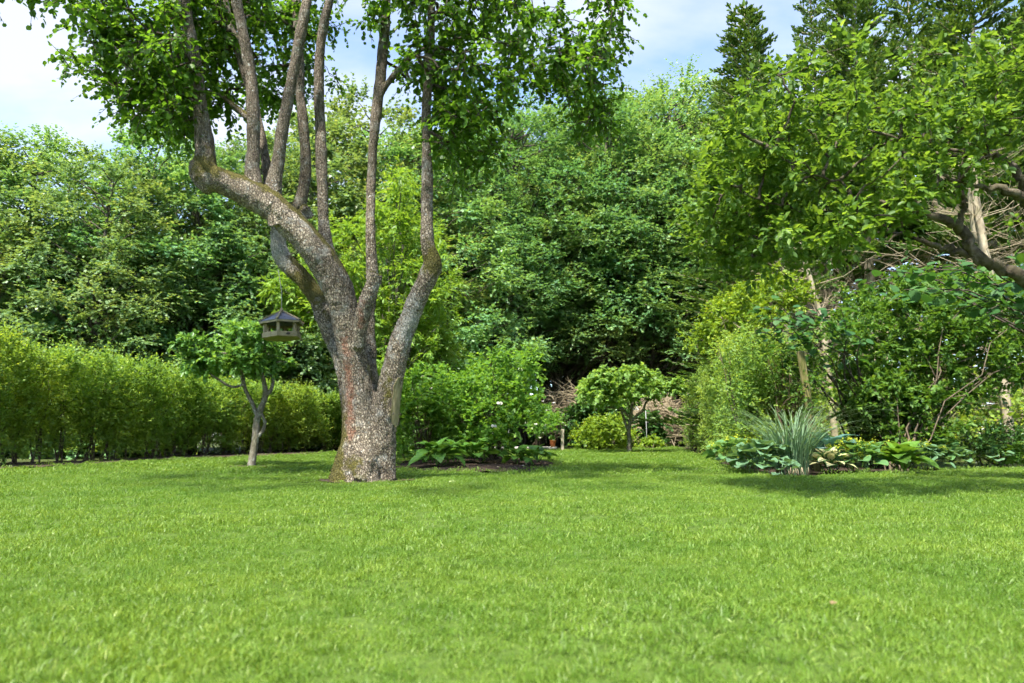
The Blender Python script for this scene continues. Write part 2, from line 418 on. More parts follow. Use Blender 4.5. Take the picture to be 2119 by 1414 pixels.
M['wire'] = plain_mat('wire', (0.22, 0.23, 0.22), (0.36, 0.37, 0.36), 40, 0.45, 0.5)
M['terracotta'] = plain_mat('terracotta', (0.42, 0.12, 0.035), (0.55, 0.19, 0.07), 9, 0.8, 0.2, 0.2)
M['slab'] = plain_mat('paving_slab', (0.30, 0.28, 0.25), (0.44, 0.42, 0.38), 12, 0.85, 0.2, 0.3)

# lawn materials
def lawn_mats():
    m, N, L, out = mat_new('lawn_grass')
    a = N.new('ShaderNodeAttribute'); a.attribute_name = 'var'
    r = ramp(N, [(0.0, (0.078, 0.158, 0.016)), (0.55, (0.142, 0.245, 0.027)), (0.9, (0.21, 0.315, 0.048)), (0.985, (0.27, 0.35, 0.08)), (1.0, (0.36, 0.35, 0.17))])
    L.new(a.outputs['Fac'], r.inputs[0])
    g = N.new('ShaderNodeNewGeometry')
    n1 = noise_n(N, L, g.outputs['Position'], 1.6, 4, 0.6); r1 = ramp(N, [(0.40, (0, 0, 0)), (0.64, (1, 1, 1))]); L.new(n1.outputs[0], r1.inputs[0])
    yel = mixrgb(N, L, 1.0, r.outputs[0], (1.4, 1.22, 1.25), 'MULTIPLY')
    col = mixrgb(N, L, math_n(N, L, 'MULTIPLY', r1.outputs[0], 0.75), r.outputs[0], yel)
    n2 = noise_n(N, L, g.outputs['Position'], 0.45, 2); r2 = ramp(N, [(0.45, (0, 0, 0)), (0.65, (1, 1, 1))]); L.new(n2.outputs[0], r2.inputs[0])
    col = mixrgb(N, L, math_n(N, L, 'MULTIPLY', r2.outputs[0], 0.6), col, mixrgb(N, L, 1.0, col, (0.72, 0.85, 0.8), 'MULTIPLY'))
    n3 = noise_n(N, L, g.outputs['Position'], 7.0, 3, 0.6); r3 = ramp(N, [(0.40, (0, 0, 0)), (0.60, (1, 1, 1))]); L.new(n3.outputs[0], r3.inputs[0])
    col = mixrgb(N, L, math_n(N, L, 'MULTIPLY', r3.outputs[0], 0.5), col, mixrgb(N, L, 1.0, col, (0.62, 0.75, 0.7), 'MULTIPLY'))
    p = N.new('ShaderNodeBsdfPrincipled'); L.new(col, p.inputs['Base Color'])
    p.inputs['Roughness'].default_value = 0.45; p.inputs['Specular IOR Level'].default_value = 0.4
    t = N.new('ShaderNodeBsdfTranslucent'); L.new(mixrgb(N, L, 1.0, col, (1.7, 1.5, 0.7), 'MULTIPLY'), t.inputs['Color'])
    mx = N.new('ShaderNodeMixShader'); mx.inputs[0].default_value = 0.35
    L.new(p.outputs[0], mx.inputs[1]); L.new(t.outputs[0], mx.inputs[2]); L.new(mx.outputs[0], out.inputs[0])
    return m
M['lawn_blade'] = lawn_mats()
M['lawn'] = plain_mat('lawn_thatch', (0.045, 0.08, 0.014), (0.09, 0.14, 0.025), 40, 0.9, 0.1, 0.6)

# ------------------------------------------------------------------ leaves
# templates: columns across, along, up ; quads
LEAF2 = (np.array([[0, 0, 0], [-0.32, 0.5, 0.09], [0, 1, -0.05], [0.32, 0.5, 0.09]], float), [[0, 1, 2, 3]])
LEAF2W = (np.array([[0, 0, 0], [-0.46, 0.5, 0.10], [0, 1, -0.08], [0.46, 0.5, 0.10]], float), [[0, 1, 2, 3]])
LEAFN = (np.array([[0, 0, 0], [-0.17, 0.42, 0.05], [0, 1, -0.12], [0.17, 0.42, 0.05]], float), [[0, 1, 2, 3]])
LEAF4 = (np.array([[0, 0, 0], [-0.27, 0.28, 0.07], [-0.24, 0.66, 0.05], [0, 1, -0.12], [0.24, 0.66, 0.05], [0.27, 0.28, 0.07]], float), [[0, 1, 2, 3], [3, 4, 5, 0]])
LEAF4R = (np.array([[0, 0, 0], [-0.40, 0.22, 0.06], [-0.40, 0.68, 0.04], [0, 1, -0.10], [0.40, 0.68, 0.04], [0.40, 0.22, 0.06]], float), [[0, 1, 2, 3], [3, 4, 5, 0]])
# five lobed leaf from three quads
LOBED = (np.array([[0, 0, 0], [-0.42, 0.18, 0.04], [-0.16, 0.48, 0.03], [-0.40, 0.75, -0.02], [0, 1.0, -0.08], [0.40, 0.75, -0.02], [0.16, 0.48, 0.03], [0.42, 0.18, 0.04]], float),
         [[0, 1, 2, 6], [2, 3, 4, 6], [0, 6, 7, 0]])
LOBED = (LOBED[0], [[0, 1, 2, 6], [2, 3, 4, 6], [4, 5, 6, 2]])

def leaves_mesh(name, P, T, Nn, S, tmpl, var):
    tv, tq = tmpl; tq = np.array(tq); k = len(tv); n = len(P)
    T = unit(T); Nn = unit(Nn - T * np.sum(Nn * T, 1, keepdims=True)); B = np.cross(T, Nn)
    V = (P[:, None, :] + S[:, None, None] * (tv[None, :, 0:1] * B[:, None] + tv[None, :, 1:2] * T[:, None] + tv[None, :, 2:3] * Nn[:, None])).reshape(-1, 3)
    Q = (np.arange(n)[:, None, None] * k + tq[None]).reshape(-1, 4)
    return mesh_quads(name, V, Q, np.repeat(var, k))

def rdir(n, r=rng):
    return unit(r.standard_normal((n, 3)))

def clump_shoots(C, Rr, K, up=0.25, out=None, flat=1.0, r=rng):
    """K shoots out of every clump centre: starts, directions, lengths"""
    n = len(C)
    d = rdir(n * K, r); d[:, 2] = d[:, 2] * flat + up
    if out is not None: d += np.repeat(out, K, 0)
    d = unit(d)
    rr = np.repeat(np.broadcast_to(Rr, (n,)), K)
    st = np.repeat(C, K, 0) + rdir(n * K, r) * (rr * 0.25)[:, None]
    return st, d, rr * (0.55 + 0.6 * r.random(n * K))

def shoot_leaves(st, d, ln, L, size, droop=0.2, spread=0.9, hang=0.15, upn=0.8, t0=0.15, r=rng, tipvar=0.25):
    """alternate leaves along each shoot: P, T, N, S, var"""
    n = len(st)
    t = np.tile(t0 + (1 - t0) * (np.arange(L) + 0.5) / L, n) + 0.04 * r.standard_normal(n * L)
    D = np.repeat(d, L, 0); Ln = np.repeat(ln, L)
    P = np.repeat(st, L, 0) + D * (Ln * t)[:, None]
    P[:, 2] -= droop * t * t * Ln
    side = rdir(n * L, r); side = unit(side - D * np.sum(side * D, 1, keepdims=True))
    side[:, 2] *= 0.5
    T = unit(D * (0.65 + 0.4 * t[:, None]) + side * spread); T[:, 2] -= hang * (0.5 + r.random(n * L)); T = unit(T)
    Nn = np.zeros((n * L, 3)); Nn[:, 2] = upn
    Nn += 0.35 * D + 0.5 * rdir(n * L, r)
    S = size * (0.6 + 0.6 * r.random(n * L)) * (1.05 - 0.3 * np.clip(t, 0, 1))
    var = np.clip(0.38 + 0.22 * r.standard_normal(n * L) + tipvar * (np.clip(t, 0, 1) - 0.45), 0, 0.99)
    return P, T, Nn, S, var

def cat(*tups):
    return tuple(np.concatenate(x) for x in zip(*tups))

def spread_centers(fn, n, cand=8):
    """best-candidate sampling"""
    pts = np.array([fn()])
    while len(pts) < n:
        c = np.array([fn() for _ in range(cand)])
        d = np.min(np.linalg.norm(c[:, None] - pts[None], axis=2), 1)
        pts = np.vstack([pts, c[np.argmax(d)]])
    return pts

PENDING = []
def adopt(part):
    for o in PENDING: o.parent = part
    PENDING.clear()
def leaf_parts(parent, data, tmpl, mat, count, nvar=3, size_min=8.0):
    """the leaves that show largest become single leaf objects; returns the mask of what is left"""
    P, T, Nn, S, var = data
    px, py, z = project(P)
    vis = (px > 0) & (px < 2119) & (py > 0) & (py < 1414) & (z > 0.3)
    sz = np.where(vis, S / np.maximum(z, 0.3) * F, 0)
    idx = np.argsort(-sz)[:count]; idx = idx[sz[idx] >= size_min]
    tv, tq = tmpl
    ms = []
    for i in range(nvar):
        me = mesh_quads('leaf', tv, np.array(tq), np.full(len(tv), 0.2 + 0.6 * i / max(1, nvar - 1))); me.materials.append(mat); ms.append(me)
    for q, i in enumerate(idx):
        t = T[i] / np.linalg.norm(T[i]); nn = Nn[i] - t * (Nn[i] @ t); nn /= np.linalg.norm(nn); b = np.cross(t, nn)
        o = bpy.data.objects.new('leaf', ms[q % nvar]); scene.collection.objects.link(o); PENDING.append(o); o.parent = parent
        s = S[i]
        o.matrix_local = Matrix(((b[0] * s, t[0] * s, nn[0] * s, P[i][0]), (b[1] * s, t[1] * s, nn[1] * s, P[i][1]), (b[2] * s, t[2] * s, nn[2] * s, P[i][2]), (0, 0, 0, 1)))
    keep = np.ones(len(P), bool); keep[idx] = False
    return tuple(a[keep] for a in data)

def attach(tb, nodes, C, r0=0.02, n=4, sag=0.06, wob=0.08, seg=5, maxd=4):
    """grow branches: every clump hangs on the nearest stem point or earlier clump"""
    pool = [p for p in nodes]; dep = [0] * len(pool)
    dm = np.array([np.min(np.linalg.norm(np.asarray(nodes) - c, axis=1)) for c in C])
    for k in np.argsort(dm):
        A = np.array(pool); q = np.linalg.norm(A - C[k], axis=1) * (1 + 0.10 * np.array(dep)); i = int(np.argmin(q))
        a = r0 * 0.72 ** dep[i]
        branch_to(tb, A[i], C[k], a, a * 0.62, n, sag, wob, seg)
        pool.append(C[k]); dep.append(min(dep[i] + 1, maxd))

def branch_to(tb, a, b, r0, r1, n=4, sag=0.1, wob=0.06, seg=5):
    a = np.asarray(a, float); b = np.asarray(b, float); ln = np.linalg.norm(b - a)
    t = np.linspace(0, 1, n + 1)[:, None]
    p = a + (b - a) * t
    p[:, 2] += (np.sin(t[:, 0] * math.pi) * sag * ln)
    p[1:-1] += rng.standard_normal((n - 1, 3)) * wob * ln * 0.5
    tb.add(p, np.linspace(r0, r1, n + 1), seg, cap=False)
    return p

# ------------------------------------------------------------------ ground, lawn, beds
def lz(x, y):
    return 0.018 * mnoise.noise(Vector((x * 0.35, y * 0.35, 1.7))) + 0.006 * mnoise.noise(Vector((x * 1.3, y * 1.3, 5.1)))

gm = bmesh.new()
bmesh.ops.create_circle(gm, cap_ends=True, segments=64, radius=900, matrix=Matrix.Translation((0, 0, -0.05)))
gme = bpy.data.meshes.new('ground'); gm.to_mesh(gme); gm.free()
obj('ground', gme, M['rough_ground'], kind='structure', label='rough grassy ground running on under and beyond the wood', cat='ground')

left_edge = [(-420, 990), (-200, 980), (0, 972), (100, 966), (212, 960), (354, 952), (460, 947), (600, 942), (693, 938), (800, 934), (950, 931), (1050, 930)]
back_edge = [(1130, 931), (1165, 932), (1230, 933), (1290, 931), (1330, 926), (1385, 922)]
right_edge = [(1402, 926), (1440, 940), (1480, 956), (1525, 974), (1560, 984), (1610, 990), (1660, 990), (1750, 983), (1850, 978), (1980, 973), (2119, 969), (2450, 962)]
LAWN = [gxy(*p) for p in left_edge + back_edge + right_edge] + [np.array([9.0, -3.0]), np.array([-8.5, -3.0])]
ISLE_PX = [(812, 968), (850, 973), (920, 976), (1000, 977.5), (1080, 976), (1135, 971), (1158, 965), (1150, 957), (1100, 950), (1000, 946), (900, 947), (830, 955), (808, 962)]
ISLE = [gxy(*p) for p in ISLE_PX]
PEAR_BASE = at(747, 985, 7.3); PEAR_BASE[2] = 0
FT1 = ground(522, 966); FT2 = ground(1302, 937)

def poly_sheet(name, poly, mat, z, step, label, holes=(), mound=0.0, rough=0.0):
    poly = np.array(poly); lo, hi = poly.min(0) - step, poly.max(0) + step
    nx, ny = int((hi[0] - lo[0]) / step) + 1, int((hi[1] - lo[1]) / step) + 1
    xs = lo[0] + np.arange(nx + 1) * step; ys = lo[1] + np.arange(ny + 1) * step
    X, Y = np.meshgrid(xs[:-1] + step / 2, ys[:-1] + step / 2, indexing='ij')
    inside = inpoly(X.ravel(), Y.ravel(), poly)
    for hpoly in holes: inside &= ~inpoly(X.ravel(), Y.ravel(), hpoly)
    I, J = np.unravel_index(np.nonzero(inside)[0], X.shape)
    idx = {}; V = []; Q = []
    def vid(i, j):
        k = (i, j)
        if k not in idx:
            x, y = xs[i], ys[j]; idx[k] = len(V)
            zz = z(x, y) if callable(z) else z
            if rough: zz += rough * mnoise.noise(Vector((x * 9, y * 9, 3.3))) + rough * 0.5 * mnoise.noise(Vector((x * 24, y * 24, 0.3)))
            V.append((x, y, zz))
        return idx[k]
    for i, j in zip(I, J):
        Q.append((vid(i, j), vid(i + 1, j), vid(i + 1, j + 1), vid(i, j + 1)))
    me = mesh_quads(name, V, Q, smooth=True)
    return obj(name, me, mat, kind='structure', label=label, cat=name.replace('_', ' '))

poly_sheet('lawn', LAWN, M['lawn'], lz, 0.12, 'mown green lawn filling the foreground and winding back between the beds', holes=[ISLE])
# soil beds
isl = np.array(ISLE); icen = isl.mean(0)
def isl_z(x, y):
    q = np.array([x, y]) - icen; e = math.hypot(q[0] / 1.2, q[1] / 2.6)
    return max(-0.03, 0.07 * (1.12 - e))
poly_sheet('soil_bed', [icen + (p - icen) * 1.05 for p in isl], M['soil'], isl_z, 0.05, 'dark mulched island bed under the rose bushes', rough=0.022)
lb = [gxy(*p) for p in left_edge[:10]]
poly_sheet('soil_bed', [p + np.array([0.05, -0.05]) for p in lb] + [p + np.array([-0.6, 3.0]) for p in lb[::-1]], M['soil_dry'], lambda x, y: 0.018, 0.09, 'strip of bare brown soil along the foot of the left hedge', rough=0.02)
rb = [gxy(*p) for p in right_edge]
poly_sheet('soil_bed', [p + np.array([-0.05, -0.05]) for p in rb] + [p + np.array([3.0, 2.0]) for p in rb[::-1]], M['soil'], lambda x, y: -0.01, 0.09, 'dark soil border under the shrubs and hostas on the right', rough=0.025)
for c, rr, lab in ((PEAR_BASE, 0.47, 'bare earth around the foot of the old pear tree'), (FT1, 0.36, 'small ring of soil around the left fruit tree')):
    ring = [(c[0] + rr * (1 + 0.15 * math.sin(3 * a + 1)) * math.cos(a), c[1] + 0.75 * rr * math.sin(a)) for a in np.linspace(0, 2 * math.pi, 28, endpoint=False)]
    poly_sheet('soil_ring', ring, M['soil_dry'], lambda x, y: lz(x, y) + 0.012, 0.03, lab, rough=0.012)

# grass tufts (lawn): tuft meshes instanced over the lawn by geometry nodes
def tuft(name, nb, rad, h, w, lean):
    a = rng.random(nb) * 2 * math.pi; q = rad * np.sqrt(rng.random(nb))
    P = np.stack([q * np.cos(a), q * np.sin(a), np.zeros(nb)], 1)
    hh = h * (0.55 + 0.7 * rng.random(nb)); ang = rng.random(nb) * 2 * math.pi
    dirx = np.stack([np.cos(ang), np.sin(ang), np.zeros(nb)], 1); l = lean * np.abs(rng.standard_normal(nb))
    face = rng.random(nb) * 2 * math.pi; s = np.stack([np.cos(face), np.sin(face), np.zeros(nb)], 1) * (w * (0.7 + 0.6 * rng.random(nb)))[:, None]
    up = np.array([0, 0, 1.0])
    m = P + up * (hh * 0.55)[:, None] + dirx * (hh * l * 0.4)[:, None]
    t = P + up * (hh * (1 - 0.25 * np.minimum(l, 1.4)))[:, None] + dirx * (hh * l * 1.0)[:, None]
    V = np.stack([P - s * .5, P + s * .5, m + s * .42, m - s * .42, t + s * .08, t - s * .08], 1).reshape(-1, 3)
    V[:, 2] -= 0.004
    Q = (np.arange(nb)[:, None, None] * 6 + np.array([[0, 1, 2, 3], [3, 2, 4, 5]])[None]).reshape(-1, 4)
    var = np.clip(0.5 + 0.24 * rng.standard_normal(nb), 0, 0.985) + 0.015 * (rng.random(nb) < 0.01)
    me = mesh_quads(name, V, Q, np.repeat(var, 6)); me.materials.append(M['lawn_blade'])
    return me

def scatter_grass(name, d0, d1, spacing, tufts, label, smin=0.8, smax=1.25, xlim=1.05):
    x0, x1 = -xlim * d1 - 0.5, xlim * d1 + 0.5
    n = int((x1 - x0) * (d1 - d0) / spacing ** 2)
    p = np.stack([x0 + rng.random(n) * (x1 - x0), d0 + rng.random(n) * (d1 - d0)], 1)
    k = inpoly(p[:, 0], p[:, 1], LAWN) & ~inpoly(p[:, 0], p[:, 1], ISLE) & (np.abs(p[:, 0]) < xlim * np.maximum(p[:, 1], 1.2) + 0.6)
    for c, rr in ((PEAR_BASE, 0.43), (FT1, 0.27)):
        k &= np.hypot(p[:, 0] - c[0], (p[:, 1] - c[1]) / 0.8) > rr * (0.85 + 0.3 * rng.random(n))
    p = p[k]; n = len(p)
    z = np.array([lz(x, y) for x, y in p])
    # lean follows slow noise: mown and trodden grass lies in patches
    lx = np.array([mnoise.noise(Vector((x * 0.9, y * 0.9, 11.0))) for x, y in p]); ly = np.array([mnoise.noise(Vector((x * 0.9, y * 0.9, 23.0))) for x, y in p])
    rot = np.stack([0.5 * lx + 0.10 * rng.standard_normal(n), 0.5 * ly + 0.10 * rng.standard_normal(n), rng.random(n) * 2 * math.pi], 1)
    hn = np.array([mnoise.noise(Vector((x * 1.7, y * 1.7, 31.0))) for x, y in p])
    sc = (smin + (smax - smin) * rng.random(n)) * (1 + 0.28 * hn)
    me = bpy.data.meshes.new(name)
    me.vertices.add(n); me.vertices.foreach_set('co', np.column_stack([p, z]).astype(np.float32).ravel())
    a = me.attributes.new('rot', 'FLOAT_VECTOR', 'POINT'); a.data.foreach_set('vector', rot.astype(np.float32).ravel())
    a = me.attributes.new('scl', 'FLOAT', 'POINT'); a.data.foreach_set('value', sc.astype(np.float32))
    a = me.attributes.new('pick', 'INT', 'POINT'); a.data.foreach_set('value', rng.integers(0, len(tufts), n).astype(np.int32))
    me.update()
    o = obj(name, me, None, kind='stuff', label=label, cat='grass')
    me.materials.append(M['lawn_blade'])
    col = bpy.data.collections.new(name + '_tufts')
    for i, t in enumerate(tufts):
        col.objects.link(bpy.data.objects.new('tuft_%02d' % i, t))
    ng = bpy.data.node_groups.new(name, 'GeometryNodeTree')
    ng.interface.new_socket('Geometry', in_out='INPUT', socket_type='NodeSocketGeometry')
    ng.interface.new_socket('Geometry', in_out='OUTPUT', socket_type='NodeSocketGeometry')
    N, L = ng.nodes, ng.links
    gi = N.new('NodeGroupInput'); go = N.new('NodeGroupOutput')
    ci = N.new('GeometryNodeCollectionInfo'); ci.inputs['Collection'].default_value = col
    ci.inputs['Separate Children'].default_value = True; ci.inputs['Reset Children'].default_value = True
    ip = N.new('GeometryNodeInstanceOnPoints'); ip.inputs['Pick Instance'].default_value = True
    def attr(nm, ty):
        q = N.new('GeometryNodeInputNamedAttribute'); q.data_type = ty; q.inputs['Name'].default_value = nm; return q.outputs[0]
    L.new(gi.outputs[0], ip.inputs['Points']); L.new(ci.outputs[0], ip.inputs['Instance'])
    L.new(attr('pick', 'INT'), ip.inputs['Instance Index'])
    L.new(attr('rot', 'FLOAT_VECTOR'), ip.inputs['Rotation'])
    L.new(attr('scl', 'FLOAT'), ip.inputs['Scale'])
    L.new(ip.outputs[0], go.inputs[0])
    md = o.modifiers.new('tufts', 'NODES'); md.node_group = ng
    print(name, n)
    return o
T_near = [tuft('tuft_near%d' % i, 80, 0.048, 0.018, 0.0019, 0.8) for i in range(6)]
T_mid = [tuft('tuft_mid%d' % i, 105, 0.078, 0.020, 0.0027, 0.7) for i in range(6)]
T_far = [tuft('tuft_far%d' % i, 120, 0.16, 0.022, 0.0065, 0.55) for i in range(5)]
scatter_grass('lawn_grass', 0.7, 3.2, 0.037, T_near, 'soft out of focus blades of the nearest lawn grass')
scatter_grass('lawn_grass', 3.1, 8.2, 0.072, T_mid, 'short lawn grass in the middle of the garden around the pear tree')
scatter_grass('lawn_grass', 8.0, 31.0, 0.155, T_far, 'distant lawn grass running back to the far fruit tree', xlim=0.8)

# ------------------------------------------------------------------ old pear tree
DT = 7.3
def px_line(pts, D0=None):
    """(px, py, depth, width px) rows -> world points and radii"""
    P = np.array([at(a, b, d) for a, b, d, w in pts]); r = np.array([w * d / F / 2 for a, b, d, w in pts])
    return P, r
pear_lines = [
    [(744, 1002, 7.3, 140), (745, 978, 7.3, 116), (750, 930, 7.3, 93), (749, 880, 7.3, 82), (744, 830, 7.28, 71), (735, 770, 7.25, 60), (725, 710, 7.2, 56), (712, 640, 7.15, 59), (694, 585, 7.1, 64), (662, 532, 7.05, 64), (622, 482, 7.0, 63), (578, 440, 6.95, 63), (530, 408, 6.9, 61), (480, 384, 6.85, 58), (440, 370, 6.8, 56), (418, 364, 6.78, 44)],   # trunk and leaning limb
    [(688, 996, 7.2, 30), (708, 968, 7.2, 40), (724, 930, 7.22, 42), (736, 885, 7.25, 40)],                      # root flare
    [(742, 1000, 7.02, 34), (744, 978, 7.08, 46), (745, 940, 7.15, 50)],
    [(806, 996, 7.25, 24), (797, 968, 7.25, 38), (792, 915, 7.25, 52), (796, 860, 7.25, 56), (806, 800, 7.25, 48), (820, 740, 7.22, 47), (838, 682, 7.2, 43), (858, 632, 7.18, 40), (880, 585, 7.15, 41), (896, 552, 7.15, 43), (893, 530, 7.15, 35), (886, 505, 7.15, 28), (884, 440, 7.15, 25), (883, 350, 7.1, 24), (882, 250, 7.1, 22), (886, 150, 7.0, 21), (891, 60, 7.0, 19), (897, -60, 6.9, 16), (906, -240, 6.8, 10)],   # right limb
    [(738, 900, 7.5, 50), (724, 800, 7.55, 42), (706, 745, 7.6, 38), (684, 690, 7.65, 37), (661, 626, 7.7, 37), (624, 574, 7.75, 38), (590, 540, 7.78, 38), (577, 510, 7.8, 37), (580, 470, 7.85, 34), (600, 440, 7.9, 30), (622, 420, 7.9, 27), (631, 370, 7.9, 24), (632, 320, 7.9, 23), (627, 250, 7.85, 22), (621, 190, 7.85, 21), (620, 110, 7.8, 20), (614, 20, 7.8, 18), (604, -120, 7.8, 12)],   # back left limb
    [(428, 372, 6.8, 56), (423, 345, 6.8, 52), (425, 315, 6.8, 41), (418, 250, 6.8, 34), (408, 180, 6.75, 31), (397, 100, 6.7, 29), (384, 20, 6.65, 27), (370, -80, 6.6, 22), (350, -260, 6.5, 12)],
    [(528, 400, 6.9, 40), (522, 350, 6.88, 31), (524, 300, 6.88, 27), (524, 230, 6.85, 25), (518, 150, 6.85, 24), (505, 80, 6.8, 23), (489, 5, 6.75, 22), (470, -90, 6.7, 17), (450, -240, 6.7, 10)],
    [(562, 400, 7.05, 30), (552, 345, 7.1, 22), (540, 275, 7.15, 20), (520, 195, 7.2, 19), (494, 110, 7.25, 21), (473, 40, 7.3, 22), (458, -40, 7.3, 17), (440, -200, 7.3, 10)],
    [(562, 415, 6.95, 38), (568, 372, 6.95, 33), (576, 328, 6.93, 28), (586, 258, 6.9, 27), (599, 190, 6.9, 25), (615, 110, 6.85, 24), (630, 30, 6.8, 23), (646, -70, 6.8, 17), (660, -240, 6.7, 10)],
    [(682, 540, 7.2, 34), (672, 480, 7.2, 25), (667, 400, 7.2, 24), (664, 300, 7.2, 24), (660, 190, 7.2, 23), (662, 110, 7.15, 22), (672, 40, 7.1, 21), (688, -30, 7.1, 18), (705, -200, 7.0, 10)],
    [(762, 880, 7.5, 38), (768, 800, 7.55, 31), (764, 735, 7.6, 27), (764, 670, 7.65, 25), (768, 600, 7.65, 25), (769, 545, 7.65, 24), (767, 468, 7.65, 22), (769, 360, 7.65, 20), (774, 278, 7.6, 20), (784, 190, 7.6, 25), (794, 90, 7.6, 22), (801, 10, 7.6, 18), (806, -120, 7.6, 12)],
    [(786, 200, 7.58, 15), (803, 172, 7.55, 12), (830, 140, 7.5, 10), (858, 112, 7.45, 9), (900, 90, 7.4, 8)],
    [(744, 720, 7.1, 28), (746, 680, 7.05, 30), (754, 642, 7.0, 31), (766, 606, 6.97, 31), (776, 574, 6.95, 31), (780, 566, 6.95, 28)],   # cut stub
    [(516, 246, 6.9, 14), (498, 230, 6.95, 13), (482, 218, 7.0, 13), (468, 204, 7.05, 12), (455, 196, 7.1, 11), (430, 190, 7.1, 9)],
    [(412, 338, 6.8, 36), (408, 358, 6.8, 34), (424, 386, 6.8, 28), (438, 394, 6.85, 24)],           # knob
    [(575, 465, 6.93, 44), (562, 428, 6.85, 20), (553, 420, 6.8, 17)],
    [(640, 452, 7.1, 26), (632, 436, 7.05, 24), (626, 428, 7.0, 18)],
]
tb = Tubes()
for ln in pear_lines:
    P, r = px_line(ln)
    P, r = catmull(P, r, 5)
    tb.add(P, r, 14)
me0 = tb.mesh('pear_raw')
o0 = obj('pear_raw', me0)
md = o0.modifiers.new('r', 'REMESH'); md.mode = 'VOXEL'; md.voxel_size = 0.0125; md.use_smooth_shade = True
dg = bpy.context.evaluated_depsgraph_get()
trunk_me = bpy.data.meshes.new_from_object(o0.evaluated_get(dg)); trunk_me.name = 'trunk'
bpy.data.objects.remove(o0); bpy.data.meshes.remove(me0)
nv = len(trunk_me.vertices)
co = np.zeros(nv * 3, np.float32); trunk_me.vertices.foreach_get('co', co); co = co.reshape(-1, 3).astype(float)
no = np.zeros(nv * 3, np.float32); trunk_me.vertices.foreach_get('normal', no); no = no.reshape(-1, 3).astype(float)
disp = np.zeros(nv); mossv = np.zeros(nv); algae = np.zeros(nv)
base_x = PEAR_BASE[0]
px_, py_, _ = project(co)
for i in range(nv):
    x, y, z = co[i]
    rough = 1.0 if z < 2.1 else max(0.35, 1.0 - (z - 2.1) * 0.55)
    d = 0.018 * mnoise.noise(Vector((x * 5, y * 5, z * 2.6))) + 0.010 * mnoise.noise(Vector((x * 15, y * 15, z * 10)))
    vd = mnoise.voronoi(Vector((x * 34, y * 34, z * 22)))[0]
    d += 0.015 * rough * (min(vd[1] - vd[0], 0.4) - 0.2)
    if z < 0.55:   # buttresses
        a = math.atan2(y - PEAR_BASE[1], x - base_x); d += 0.05 * (0.55 - z) * math.sin(5 * a + 0.6)
    disp[i] = d * (0.45 + 0.55 * rough)
co2 = co + no * disp[:, None]
trunk_me.vertices.foreach_set('co', co2.astype(np.float32).ravel())
# moss: tops of leaning limbs, left flank of the foot, right knob; algae: streak on the left of the trunk
up = np.clip(no[:, 2], 0, 1)
limb = (co[:, 2] > 1.5)
slope = np.clip((no[:, 2] - 0.25) / 0.4, 0, 1)
mossv = np.clip(slope * 1.3, 0, 1) * limb * 0.95
left = np.clip((base_x - 0.07 - co[:, 0]) / 0.10, 0, 1) * np.clip((0.95 - co[:, 2]) / 0.5, 0, 1)
mossv = np.maximum(mossv, left)
knob = np.exp(-((px_ - 900) ** 2 + (py_ - 535) ** 2) / (2 * 26 ** 2)); mossv = np.maximum(mossv, 0.95 * knob)
kn2 = np.exp(-((px_ - 640) ** 2 / (2 * 38 ** 2) + (py_ - 590) ** 2 / (2 * 40 ** 2))) * (co[:, 1] > 7.35); mossv = np.maximum(mossv, 0.95 * kn2)
kn3 = np.exp(-((px_ - 425) ** 2 / (2 * 30 ** 2) + (py_ - 345) ** 2 / (2 * 22 ** 2))); mossv = np.maximum(mossv, 0.8 * kn3)
kn4 = np.exp(-((px_ - 800) ** 2 / (2 * 10 ** 2) + (py_ - 810) ** 2 / (2 * 28 ** 2))); mossv = np.maximum(mossv, 0.75 * kn4)
kn5 = np.exp(-((px_ - 730) ** 2 / (2 * 22 ** 2) + (py_ - 965) ** 2 / (2 * 24 ** 2))); mossv = np.maximum(mossv, 0.7 * kn5)
algae = np.exp(-((co[:, 0] - (base_x - 0.13 + 0.05 * np.sin(co[:, 2] * 2.3 + 0.5))) / 0.075) ** 2) * np.clip((co[:, 2] - 0.25) / 0.2, 0, 1) * np.clip((1.75 - co[:, 2]) / 0.5, 0, 1)
stub = np.exp(-((px_ - 748) ** 2 / (2 * 8 ** 2) + (py_ - 650) ** 2 / (2 * 40 ** 2))) * (co[:, 1] < 7.15); algae = np.maximum(algae, 0.9 * stub)
lich = np.exp(-((px_ - 580) ** 2 / (2 * 22 ** 2) + (py_ - 515) ** 2 / (2 * 36 ** 2))) * (co[:, 1] > 7.45)
lich = np.maximum(lich, 0.7 * np.exp(-((px_ - 845) ** 2 / (2 * 30 ** 2) + (py_ - 670) ** 2 / (2 * 60 ** 2))) * (co[:, 1] < 7.3))
mossv = mossv * (1 - 0.8 * np.exp(-((px_ - 580) ** 2 / (2 * 22 ** 2) + (py_ - 515) ** 2 / (2 * 36 ** 2))))
for nm, arr in (('moss', mossv), ('algae', algae), ('lichen', lich)):
    a = trunk_me.attributes.new(nm, 'FLOAT', 'POINT'); a.data.foreach_set('value', arr.astype(np.float32))
trunk_me.update()
print('trunk verts', nv)
pear = thing('pear_tree', 'old multi-stemmed pear tree with leaning mossy trunk on the lawn', 'tree')
trunk_me.materials.clear()
obj('trunk', trunk_me, M['bark_pear'], pear)

